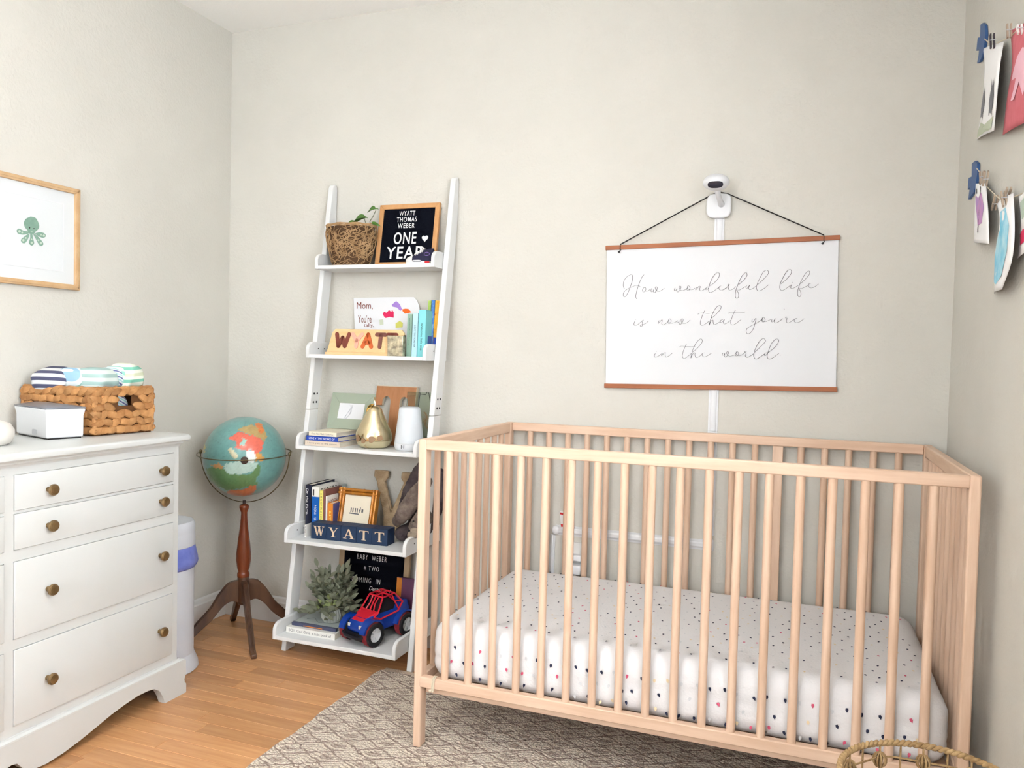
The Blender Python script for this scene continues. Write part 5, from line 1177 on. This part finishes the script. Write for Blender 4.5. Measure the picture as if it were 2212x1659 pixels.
e1 = at(1340, 528, y=-.014); e2 = at(1780, 508, y=-.014); t1 = at(1532, 424, y=-.012); t2 = at(1573, 419, y=-.012); tm_ = at(1553, 412, y=-.003); tm_.y = -.006
mb = MB(); mb.tube([e1, t1, tm_+Vector((0, 0, -.004)), t2, e2], .0021, 6)
for e in (e1, e2):
    p = e.copy(); p.y = -.0155; mb.tube([p, p-Z_*.018-X_*.0], .0012, 6); q3 = p-Z_*.020; mb.add([q3+Vector((-.008, 0, -.006)), q3+Vector((.005, 0, .004)), q3+Vector((-.002, 0, -.010)), q3+Vector((-.008, -.002, -.006)), q3+Vector((.005, -.002, .004)), q3+Vector((-.002, -.002, -.010))], [(0, 1, 2), (3, 5, 4), (0, 3, 4, 1), (1, 4, 5, 2), (2, 5, 3, 0)])
mb.build('hanging_cord', M['black'], ps)
SC = {
 (1330, 570, .10850): [[(175,500),(150,440),(160,350),(210,270),(300,215),(335,240),(330,330),(285,470),(230,600),(180,660),(150,630),(165,560),(250,490),(330,455),(400,432),(460,436),(488,452)],
  [(565,215),(520,270),(460,410),(415,560),(400,640),(410,690),(425,695)], [(560,470),(535,510),(540,555),(575,555),(600,510),(590,470),(560,478)], [(590,545),(640,540),(690,505)],
  [(715,490),(700,530),(710,555),(745,540),(760,505),(752,545),(770,575),(805,540),(828,480),(810,455),(785,470),(800,520),(850,550),(900,535),(970,485)],
  [(1180,480),(1165,520),(1180,535),(1215,510),(1222,495),(1215,540),(1240,560),(1280,520),(1300,460),(1280,440),(1262,460),(1280,510),(1320,535),(1370,520),(1415,490)],
  [(1440,450),(1415,500),(1430,525),(1465,520),(1480,470),(1450,435),(1430,455),(1440,500),(1490,515),(1540,510),(1580,480)],
  [(1610,465),(1590,520),(1620,490),(1660,445),(1685,455),(1670,500),(1690,540),(1740,525),(1790,480)],
  [(1850,455),(1815,470),(1790,505),(1810,515),(1850,480),(1880,380),(1930,270),(1990,195),(2040,175),(2065,200),(2050,270),(1990,350),(1880,440)], [(1872,400),(1855,470),(1850,540),(1880,570),(1940,550),(2050,470)],
  [(2100,440),(2065,450),(2055,490),(2080,520),(2140,515),(2190,480)]],
 (1550, 570, .10850): [[(100,522),(160,495),(210,440),(235,415),(220,405),(205,425),(225,450),(220,500),(250,525),(310,500),(370,450)],
  [(420,415),(500,340),(580,250),(585,195),(560,175),(500,220),(440,330),(390,450),(355,570),(355,660),(390,685),(420,650),(415,580),(385,525),(450,515),(560,450)],
  [(575,430),(565,480),(590,485),(620,450),(640,420),(620,480),(640,515),(700,490),(760,445)],
  [(800,410),(900,320),(1000,210),(1010,150),(975,125),(910,165),(840,290),(790,400),(775,480),(800,535),(860,530),(940,480),(1015,415)],
  [(1260,400),(1380,300),(1465,190),(1470,135),(1440,115),(1370,160),(1290,300),(1245,410),(1240,490),(1280,530),(1350,500),(1470,415),(1455,460),(1470,490),(1530,475),(1610,425)], [(1490,364),(1500,372)],
  [(1650,395),(1740,310),(1820,220),(1835,170),(1815,140),(1760,180),(1690,290),(1630,420),(1595,550),(1600,630),(1630,660),(1660,620),(1655,550),(1625,495),(1700,480),(1800,430)],
  [(1855,390),(1820,400),(1810,445),(1850,478),(1920,465),(2010,400)]],
 (1350, 650, .10850): [[(200,400),(180,450),(190,485),(240,480),(330,410)], [(212,362),(220,370)], [(375,380),(340,400),(350,450),(340,500),(315,512),(308,490),(340,470),(400,455),(470,400)],
  [(680,390),(658,450),(700,410),(735,375),(740,400),(730,450),(755,478),(800,460),(850,420)], [(880,365),(855,410),(870,450),(905,440),(920,390),(895,358),(870,375),(880,425),(930,445),(990,430),(1030,405)],
  [(1045,390),(1035,435),(1070,420),(1078,390),(1075,440),(1100,470),(1140,430),(1160,375),(1140,355),(1118,375),(1130,430),(1180,450),(1240,430),(1300,380)],
  [(1590,190),(1550,270),(1515,370),(1500,450),(1530,488),(1590,465),(1680,400)], [(1450,265),(1490,245),(1560,240),(1650,250),(1780,235)],
  [(1715,345),(1800,280),(1890,180),(1915,120),(1885,88),(1820,130),(1750,240),(1705,370),(1672,488),(1710,410),(1750,380),(1755,420),(1775,468),(1830,455),(1890,415)],
  [(1950,370),(1910,385),(1900,425),(1930,425),(1980,370),(1960,420),(1975,460),(2030,440),(2110,385)]],
 (1550, 650, .10850): [[(355,180),(310,270),(275,370),(262,440),(290,478),(350,460),(470,370)], [(210,250),(240,232),(300,230),(430,236),(520,230),(550,213)],
  [(690,370),(682,410),(710,415),(765,345),(745,450),(700,580),(640,645),(590,650),(568,600),(600,540),(700,480),(800,430),(880,370)],
  [(905,340),(878,380),(900,420),(935,410),(945,360),(915,328),(890,345),(900,400),(960,412),(1060,370)], [(1080,370),(1075,415),(1110,410),(1150,350),(1130,405),(1150,440),(1200,425),(1300,355)], [(1328,158),(1322,176)],
  [(1385,330),(1360,320),(1358,345),(1385,350),(1370,400),(1395,440),(1450,420),(1520,370)], [(1585,345),(1540,360),(1525,400),(1560,432),(1630,420),(1725,355)]],
 (1400, 720, .13562): [[(115,320),(98,355),(110,380),(160,365),(215,325)], [(127,282),(134,290)], [(228,318),(212,358),(250,320),(275,305),(270,340),(285,378),(330,360),(385,315)],
  [(610,170),(570,260),(545,350),(560,395),(600,390),(690,320)], [(500,215),(530,205),(600,208),(700,212),(755,205)],
  [(710,300),(790,230),(860,140),(855,95),(825,92),(760,160),(710,270),(680,395),(710,330),(745,310),(745,350),(765,388),(820,365),(865,330)], [(900,310),(865,320),(862,350),(890,375),(940,360),(1015,312)],
  [(1190,315),(1178,345),(1205,345),(1222,320),(1215,365),(1240,378),(1275,330),(1280,300),(1262,290),(1250,320),(1290,362),(1340,358),(1390,335)],
  [(1415,300),(1388,330),(1400,360),(1432,350),(1440,315),(1418,290),(1400,310),(1415,350),(1470,355),(1540,310),(1562,290),(1540,288),(1535,310),(1560,320),(1548,360),(1575,385),(1630,360),(1680,325)],
  [(1700,300),(1780,225),(1860,140),(1865,105),(1835,83),(1780,120),(1720,220),(1685,320),(1685,380),(1720,410),(1780,380),(1850,330)],
  [(1900,310),(1865,315),(1850,350),(1875,350),(1910,300),(1960,170),(2030,95),(2070,95),(2080,130),(2020,220),(1910,310)], [(1915,290),(1895,360),(1920,410),(1980,395),(2085,318)], [(2102,356),(2108,360)]]}
mb = MB()
for (ox, oy, sc), lines in SC.items():
    for ln in lines:
        pts = catmull([Vector((a, b, 0)) for a, b in ln], 5) if len(ln) > 2 else [Vector((a, b, 0)) for a, b in ln]
        Wp_ = [at(ox+p.x*sc, oy+p.y*sc, y=-.0100) for p in pts]; vs = []
        for i, p in enumerate(Wp_):
            t = (Wp_[min(i+1, len(Wp_)-1)]-Wp_[max(i-1, 0)]); t = t.normalized() if t.length > 0 else X_
            s_ = t.cross(Y_).normalized(); down = max(0, -t.z); w = .00034+.00040*abs(t.z)
            vs += [p+s_*w, p-s_*w]
        mb.add(vs, [(2*i, 2*i+1, 2*i+3, 2*i+2) for i in range(len(Wp_)-1)])
mb.build('script_lettering', M['ink_grey'], ps, smooth=0)
# ================================================================== NURSERY CAMERA AND CABLE COVERS
nc_ = root('nursery_camera', 'white wall mounted baby monitor camera above the poster', 'camera', (1.962, -.01, 1.57))
c0 = (at(1526, 445, y=-.016)+at(1580, 445, y=-.016))/2; zt_ = at(1553, 418, y=-.016).z; zb_ = at(1553, 471, y=-.016).z
cc = Vector((c0.x, 0, (zt_+zb_)/2)); hw_, hh_ = .0395, (zt_-zb_)/2
se = [(cc.x+hw_*math.copysign(abs(math.cos(t))**.55, math.cos(t)), cc.z+hh_*math.copysign(abs(math.sin(t))**.55, math.sin(t))) for t in np.linspace(0, 2*math.pi, 41)[:-1]]
MB().prism([(a, -.0075, b) for a, b in se], (0, -.0125, 0)).build('wall_plate', M['plastic_white'], nc_, bevel=.004, seg=3, smooth=50)
hc = at(1547, 394, y=-.105)
mb = MB().tube([(cc.x+.008, -.018, cc.z+.004), (cc.x+.006, -.045, cc.z+.010), (hc.x+.006, -.085, hc.z-.036), (hc.x+.002, -.100, hc.z-.015)], [.011, .0085, .0085, .010], 14); mb.build('arm', M['plastic_white'], nc_, smooth=60)
MB().ell(hc, (.0405, .034, .0265), 40, 24).build('head', M['plastic_white'], nc_, smooth=80)
Ll = Vector((0.02, -1, -.36)).normalized(); Lu = X_; Lv = Ll.cross(Lu)
mb = MB(); n = 28; vs = []; ring = []
for k in range(n):
    t = 2*math.pi*k/n; u = .0235*math.copysign(abs(math.cos(t))**.7, math.cos(t)); v = .0112*math.copysign(abs(math.sin(t))**.8, math.sin(t)); ring.append((u, v))
fs = []
for s, dep in ((1, 0), (.55, 0), (.02, 0)):
    for u, v in ring:
        # project on ellipsoid along Ll
        d0 = Lu*(u*s)+Lv*(v*s)-Z_*.003; E = Vector((.0408, .0343, .0268)); qa = sum((Ll[i]/E[i])**2 for i in range(3)); qb = 2*sum(d0[i]*Ll[i]/E[i]**2 for i in range(3)); qc = sum((d0[i]/E[i])**2 for i in range(3))-1
        t = (-qb+math.sqrt(max(0, qb*qb-4*qa*qc)))/(2*qa); vs.append(hc+d0+Ll*(t+.0006))
mb.add(vs, [(s*n+k, s*n+(k+1) % n, (s+1)*n+(k+1) % n, (s+1)*n+k) for s in range(2) for k in range(n)]+[tuple(range(2*n, 3*n))]); mb.build('lens_window', M['plastic_dark'], nc_, smooth=60)
ch = root('cable_cover', 'white plastic cable channel running down the wall behind the poster', 'cable cover', (1.966, -.006, .34))
def channel(mb, p, q_, w=.0155, d=.0075, base=.0005):
    """rounded D profile between p and q on the back wall (x,z)"""
    p = Vector((p[0], 0, p[1])); q_ = Vector((q_[0], 0, q_[1])); t = (q_-p).normalized(); s = t.cross(Y_).normalized(); prof_ = [(-w, 0), (-w, .003), (-w*.62, .0032), (-w*.6, d*.7), (-w*.3, d), (w*.3, d), (w*.6, d*.7), (w*.62, .0032), (w, .003), (w, 0)]
    mb.prism([p+s*a+Vector((0, -b-base, 0)) for a, b in prof_], q_-p)
vx = 1.9665; hz_ = .495
for za, zb2 in ((1.585, 1.24), (1.2392, .875), (.8742, .510+.018)):
    mb = MB(); channel(mb, (vx, za), (vx, zb2)); mb.build('channel_length', M['plastic_white'], ch, smooth=30)
L1 = at(1200, 1143, y=-.008); L2 = at(1515, 1180, y=-.008); hL = (at(1195, 1146, y=-.008).z+L2.z)/2
hL = .495
for xa, xb in ((1.440, 1.545), (1.5458, vx-.018)):
    mb = MB(); channel(mb, (xa, hL), (xb, hL), w=.0170, d=.010); mb.build('channel_length', M['plastic_white'], ch, smooth=30)
mb = MB().ell((1.440, -.0092, hL), (.015, .0085, .016), 18, 12); mb.build('end_cap', M['plastic_white'], ch)
mb = MB().box((vx-.020, -.011, hL-.018), (vx+.017, -.0005, hL+.022)); mb.build('corner_elbow', M['plastic_white'], ch, bevel=.006, seg=3)
mb = MB(); channel(mb, (1.428, hL-.018), (1.424, .108), w=.009, d=.008); mb.build('channel_length', M['plastic_white'], ch, smooth=30)
# power plugs
pg = root('outlet', 'white wall outlet with a plug half hidden behind the mattress', 'outlet', (1.52, -.003, .36))
def onwall(a, b): return at(a, b, y=-.02)
pA = onwall(1226, 1174); pB = onwall(1258, 1212)
MB().box((pA.x, -.007, pB.z-.035), (pB.x+.004, -.0006, pA.z+.004)).build('cover_plate', M['trim_white'], pg, bevel=.002)
p = onwall(1229, 1196); q_ = onwall(1257, 1212); MB().box((p.x, -.034, q_.z), (q_.x, -.0072, p.z)).build('adapter', M['plastic_white'], pg, bevel=.003)
p = onwall(1236, 1217); q_ = onwall(1257, 1240); MB().box((p.x, -.046, q_.z), (q_.x, -.0072, p.z)).build('plug', M['plastic_white'], pg, bevel=.004)
MB().tube([((p.x+q_.x)/2, -.040, q_.z+.001), ((p.x+q_.x)/2-.004, -.040, q_.z-.03), ((p.x+q_.x)/2-.02, -.03, q_.z-.10), (1.45, -.02, .03)], .002, 8).build('cable', M['plastic_white'], pg)
# red and white packet standing on the channel
pk = root('small_packet', 'small white and red paper packet tucked on the cable channel', 'packet', (1.47, -.006, .52))
Q = lambda a, b, y_=-.011: at(1160+a*.1989, 1080+b*.1989, y=y_)
MB().prism([Q(262, 300), Q(404, 305), Q(388, 160), Q(372, 152), Q(262, 118), Q(246, 130)], (0, .004, 0)).build('wrapper', M['packet_white'], pk, smooth=0)
MB().prism([Q(262, 292, -.0114), Q(405, 305, -.0114), Q(402, 275, -.0114), Q(258, 262, -.0114)], (0, .001, 0)).build('red_band', M['red_label'], pk, smooth=0)
MB().prism([Q(248, 155, -.0114), Q(388, 188, -.0114), Q(386, 162, -.0114), Q(250, 135, -.0114)], (0, .001, 0)).build('red_band', M['red_label'], pk, smooth=0)
# ================================================================== RIGHT WALL: string lines, pegs and paintings
def bez(c, n): return catmull(c, n)
def sheet(name, label, L, R, offL, offR, mbase, drawings, nseg=14):
    """L, R: lists of photo points top to bottom down the left and right edges; off: distance from the wall there"""
    r = root(name, label, 'painting', tuple(at(*L[-1], x=RX-.01)), group='paintings pegged on the strings')
    LL = catmull([at(*p, x=RX-o_) for p, o_ in zip(L, offL)], 6); RR = catmull([at(*p, x=RX-o_) for p, o_ in zip(R, offR)], 6)
    def samp(C, t): k = t*(len(C)-1); i = min(int(k), len(C)-2); return C[i].lerp(C[i+1], k-i)
    def S_(u, v): p = samp(LL, v).lerp(samp(RR, v), u); p.x = min(p.x-.006*math.sin(math.pi*u), RX-.0012); return p
    vs = [S_(i/8, j/nseg) for j in range(nseg+1) for i in range(9)]
    mb = MB().add(vs, [(j*9+i, j*9+i+1, (j+1)*9+i+1, (j+1)*9+i) for j in range(nseg) for i in range(8)]); o = mb.build('paper_sheet', mbase, r, smooth=60)
    sd = o.modifiers.new('solid', 'SOLIDIFY'); sd.thickness = .0004
    for nm, m, polys in drawings:
        mb = MB()
        for P in polys:
            c = Vector((sum(p[0] for p in P)/len(P), sum(p[1] for p in P)/len(P)));
            # fan around the centre in sheet space so it follows the curl
            pc_ = [S_(*c)]; rings = []
            for s in (.5, 1): rings.append([S_(c.x+(p[0]-c.x)*s, c.y+(p[1]-c.y)*s) for p in P])
            n_ = len(P); vs = [v+Vector((-.0012, 0, 0)) for v in pc_+rings[0]+rings[1]]
            mb.add(vs, [(0, 1+k, 1+(k+1) % n_) for k in range(n_)]+[(1+k, 1+n_+k, 1+n_+(k+1) % n_, 1+(k+1) % n_) for k in range(n_)])
        mb.build(nm, m, r, smooth=0)
    return r
def zA(a, b): return (2080+a*.1748, 20+b*.1748)
def zB(a, b): return (2070+a*.1929, 330+b*.1929)
rab = lambda cx_, cy_, s, sx: [(cx_+x*sx, cy_+y*s) for x, y in ((-.3, -1), (-.1, -.62), (.1, -.62), (.3, -1.05), (.32, -.5), (.5, -.1), (.55, .45), (.3, .8), (.45, 1), (.1, .85), (-.1, .85), (-.35, 1), (-.4, .6), (-.6, .3), (-.45, -.2), (-.3, -.5))]
sheet('rabbit_painting', 'white sheet with grey rabbits pegged on upper string', [zA(250, 490), zA(265, 740), zA(235, 1150), zA(170, 1620)], [zA(505, 400), zA(455, 715), zA(420, 1100), zA(385, 1500)], [.006, .012, .010, .004], [.012, .03, .03, .026], M['paper_art'],
      [('rabbit_print', M['art_grey'], [rab(.27, .68, .15, .30)]), ('rabbit_print', M['art_grey'], [rab(.80, .64, .19, .16)]), ('grass_print', M['art_sage'], [[(.05, .93), (.3, .86), (.6, .90), (.95, .84), (.9, .97), (.4, .985), (.1, .99)]])])
sheet('pink_painting', 'red sheet with a pale pink handprint at the right frame edge', [zA(590, 270), zA(605, 700), zA(545, 1100), zA(490, 1560)], [zA(1010, 60), zA(1010, 500), zA(1000, 900), zA(990, 1300)], [.006, .014, .012, .006], [.01, .03, .03, .02], M['art_red'],
      [('handprint', M['art_pink'], [[(.30, .28), (.16, .40), (.12, .50), (.20, .50), (.34, .42), (.30, .60), (.22, .72), (.34, .72), (.46, .55), (.60, .72), (.66, .60), (.58, .40), (.7, .28), (.5, .22)]])])
sheet('purple_painting', 'small white sheet with a purple streak pegged nearest the corner', [zB(195, 345), zB(182, 680), zB(175, 1000)], [zB(310, 340), zB(335, 680), zB(345, 1020)], [.006, .010, .008], [.014, .028, .026], M['paper_art'],
      [('purple_print', M['art_purple'], [[(.25, .22), (.75, .16), (.85, .4), (.72, .66), (.5, .70), (.42, .5), (.3, .35)]]), ('line_print', M['black'], [[(.70, .05), (.74, .05), (.60, .5), (.50, .82), (.46, .82), (.58, .5)], [(.34, .1), (.42, .08), (.44, .16), (.36, .18)]])])
sheet('blue_painting', 'long white sheet with a sky blue wash on the lower string', [zB(435, 580), zB(462, 780), zB(410, 1150), zB(405, 1580)], [zB(615, 450), zB(630, 800), zB(605, 1180), zB(490, 1530)], [.008, .018, .012, .004], [.014, .030, .032, .026], M['paper_art'],
      [('blue_print', M['art_cyan'], [[(.3, .18), (.7, .14), (.82, .35), (.80, .6), (.78, .85), (.5, .93), (.12, .9), (.1, .7), (.08, .52), (.3, .4)]])])
sheet('crimson_painting', 'white sheet with a crimson blot cut by the right frame edge', [zB(668, 490), zB(690, 800), zB(660, 1190)], [zB(980, 330), zB(990, 700), zB(960, 1010)], [.006, .012, .008], [.012, .026, .024], M['paper_art'],
      [('crimson_print', M['art_crimson'], [[(.12, .66), (.3, .60), (.45, .68), (.4, .82), (.2, .84)]]), ('green_print', M['octopus_spot'], [[(.15, .15), (.4, .1), (.45, .4), (.2, .45)]])])
def twine(name, label, pts, off=.012):
    r = catmull([at(*p, x=RX-off) for p in pts], 8); tag(MB().tube(r, .0013, 6).build(name, M['twine'], None), label, 'string')
twine('hanging_string', 'upper beige twine on the right wall holding pegged paintings', [(2127, 84), (2137, 93), (2146, 99), (2160, 90), (2182, 79), (2212, 52), (2250, 20)])
twine('hanging_string', 'lower beige twine on the right wall sagging from its blue hook', [(2110, 364), (2117, 374), (2121, 393), (2132, 404), (2160, 430), (2172, 434), (2195, 424), (2212, 416), (2250, 395)])
def hook(label, P, fn):
    pts = [at(*fn(*p), x=RX-.0075) for p in P]; ob = MB().prism(pts, (.0068, 0, 0)).build('bird_hook', M['hook_blue'], None, smooth=0, bevel=.001); tag(ob, label, 'hook', 'blue painted bird hooks')
hook('blue wooden bird hook at the end of the upper string', [(215, 190), (240, 170), (270, 200), (278, 320), (265, 430), (240, 570), (205, 650), (172, 670), (190, 580), (200, 490), (165, 515), (172, 440), (182, 350), (210, 345)], zA)
hook('blue wooden bird hook at the end of the lower string', [(150, 120), (185, 90), (212, 120), (212, 230), (190, 380), (175, 440), (110, 525), (128, 390), (104, 415), (115, 280), (148, 265)], zB)
def peg(a, b, off, m, label, w=.0042):
    A_p = at(*a, x=RX-off); B_p = at(*b, x=RX-off); d = (B_p-A_p).normalized(); s = d.cross(X_).normalized()
    r = root('clothes_peg', label, 'peg', tuple(B_p), group='clothes pegs on the strings')
    for k, o_ in enumerate((.0015, -.0055)):
        q = [A_p+s*w, B_p+s*w*.8, B_p-s*w*.8, A_p-s*w]; MB().prism([v+X_*(o_ if k == 0 else o_+.0) for v in q], (.0035, 0, 0)).build('jaw', m, r, bevel=.0006)
    MB().tube([A_p.lerp(B_p, .5)+s*w*1.1-X_*.006, A_p.lerp(B_p, .5)+s*w*1.1+X_*.006], .0011, 6).build('spring', M['plastic_grey'], r)
peg(zA(362, 310), zA(368, 480), .022, M['peg_dark'], 'dark wooden peg holding the rabbit painting')
peg(zA(572, 185), zA(576, 350), .020, M['peg_wood'], 'grey wooden peg at the top left of the red painting')
peg(zA(700, 200), zA(712, 300), .022, M['rubber_white'], 'white peg on the red painting')
peg(zB(262, 215), zB(268, 350), .018, M['peg_wood'], 'wooden peg at the left of the purple painting')
peg(zB(320, 205), zB(296, 370), .024, M['peg_wood'], 'wooden peg at the right of the purple painting')
peg(zB(500, 440), zB(528, 600), .024, M['peg_wood'], 'wooden peg biting the blue painting')
peg(zB(575, 395), zB(530, 520), .016, M['peg_wood'], 'slanted wooden peg behind the top of the blue painting')
peg(zB(430, 480), zB(395, 640), .012, M['peg_wood'], 'spare wooden peg hanging left of the blue painting')
# ================================================================== WICKER BASKET IN THE FOREGROUND
bc = Vector((2.4549, -1.2949, 0)); br_ = .1391; bh = .45
wk = root('wicker_hamper', 'open wicker wire basket with twisted rope rim before the crib', 'basket', (bc.x, bc.y, .0112))
for ph in (0, math.pi):
    pts = []
    for k in range(360):
        a = 2*math.pi*k/360; w = 46*a+ph; rr = br_+.0026*math.cos(w); pts.append((bc.x+rr*math.cos(a), bc.y+rr*math.sin(a), bh+.0026*math.sin(w)))
    MB().tube(pts, .0034, 6, closed=True).build('rope_rim', M['rope'], wk, smooth=60)
mb = MB()
for k in range(24):
    a = 2*math.pi*k/24; rb = br_*.86
    p1 = Vector((bc.x+br_*math.cos(a), bc.y+br_*math.sin(a), bh-.003)); p0 = Vector((bc.x+rb*math.cos(a), bc.y+rb*math.sin(a), .014))
    MB().tube([p0, p0.lerp(p1, .5)+Vector((math.cos(a), math.sin(a), 0))*.01, p1], .0018, 5).build('upright', M['rope'], wk)
    if k % 2 == 0:
        c_ = p1-Z_*.026; q = MB()
        for j in range(5): q.tube([c_+Vector((.011*math.cos(t)*math.cos(j*.63)*math.cos(a+1.57), .011*math.cos(t)*math.cos(j*.63)*math.sin(a+1.57), .013*math.sin(t)))+Vector((math.cos(a), math.sin(a), 0))*(.010*math.cos(t)*math.sin(j*.63)) for t in np.linspace(0, 2*math.pi, 14)[:-1]], .0016, 5, closed=True)
        q.build('woven_knot', M['rope'], wk)
for z_, rr in ((bh-.026, br_*.99), (bh-.14, br_*.975), (bh-.27, br_*.95), (.02, br_*.87)):
    MB().tube([(bc.x+rr*math.cos(a)+.0015*math.sin(a*9), bc.y+rr*math.sin(a), z_+.002*math.sin(a*7)) for a in np.linspace(0, 2*math.pi, 72)[:-1]], .0017, 5, closed=True).build('hoop', M['rope'], wk)
MB().lathe([(.001, .0125), (br_*.86, .0125), (br_*.87, .019), (.001, .019)], (bc.x, bc.y, 0), 40).build('base', M['rope'], wk)
# ceiling lamp (above the frame)
cl = root('ceiling_lamp', 'flush white ceiling lamp in the middle of the room', 'lamp', (1.33, -1.9, RH-.12))
MB().lathe([(.19, RH-.03), (.19, RH-.0005)], (1.33, -1.9, 0), 40).build('ceiling_plate', M['trim_white'], cl)
MB().lathe([(.182, RH-.0305), (.178, RH-.055), (.155, RH-.082), (.11, RH-.10), (.05, RH-.108), (.001, RH-.109)], (1.33, -1.9, 0), 40).build('lamp_shade', M['lamp_white'], cl, smooth=60)
print('objects', len(bpy.data.objects))
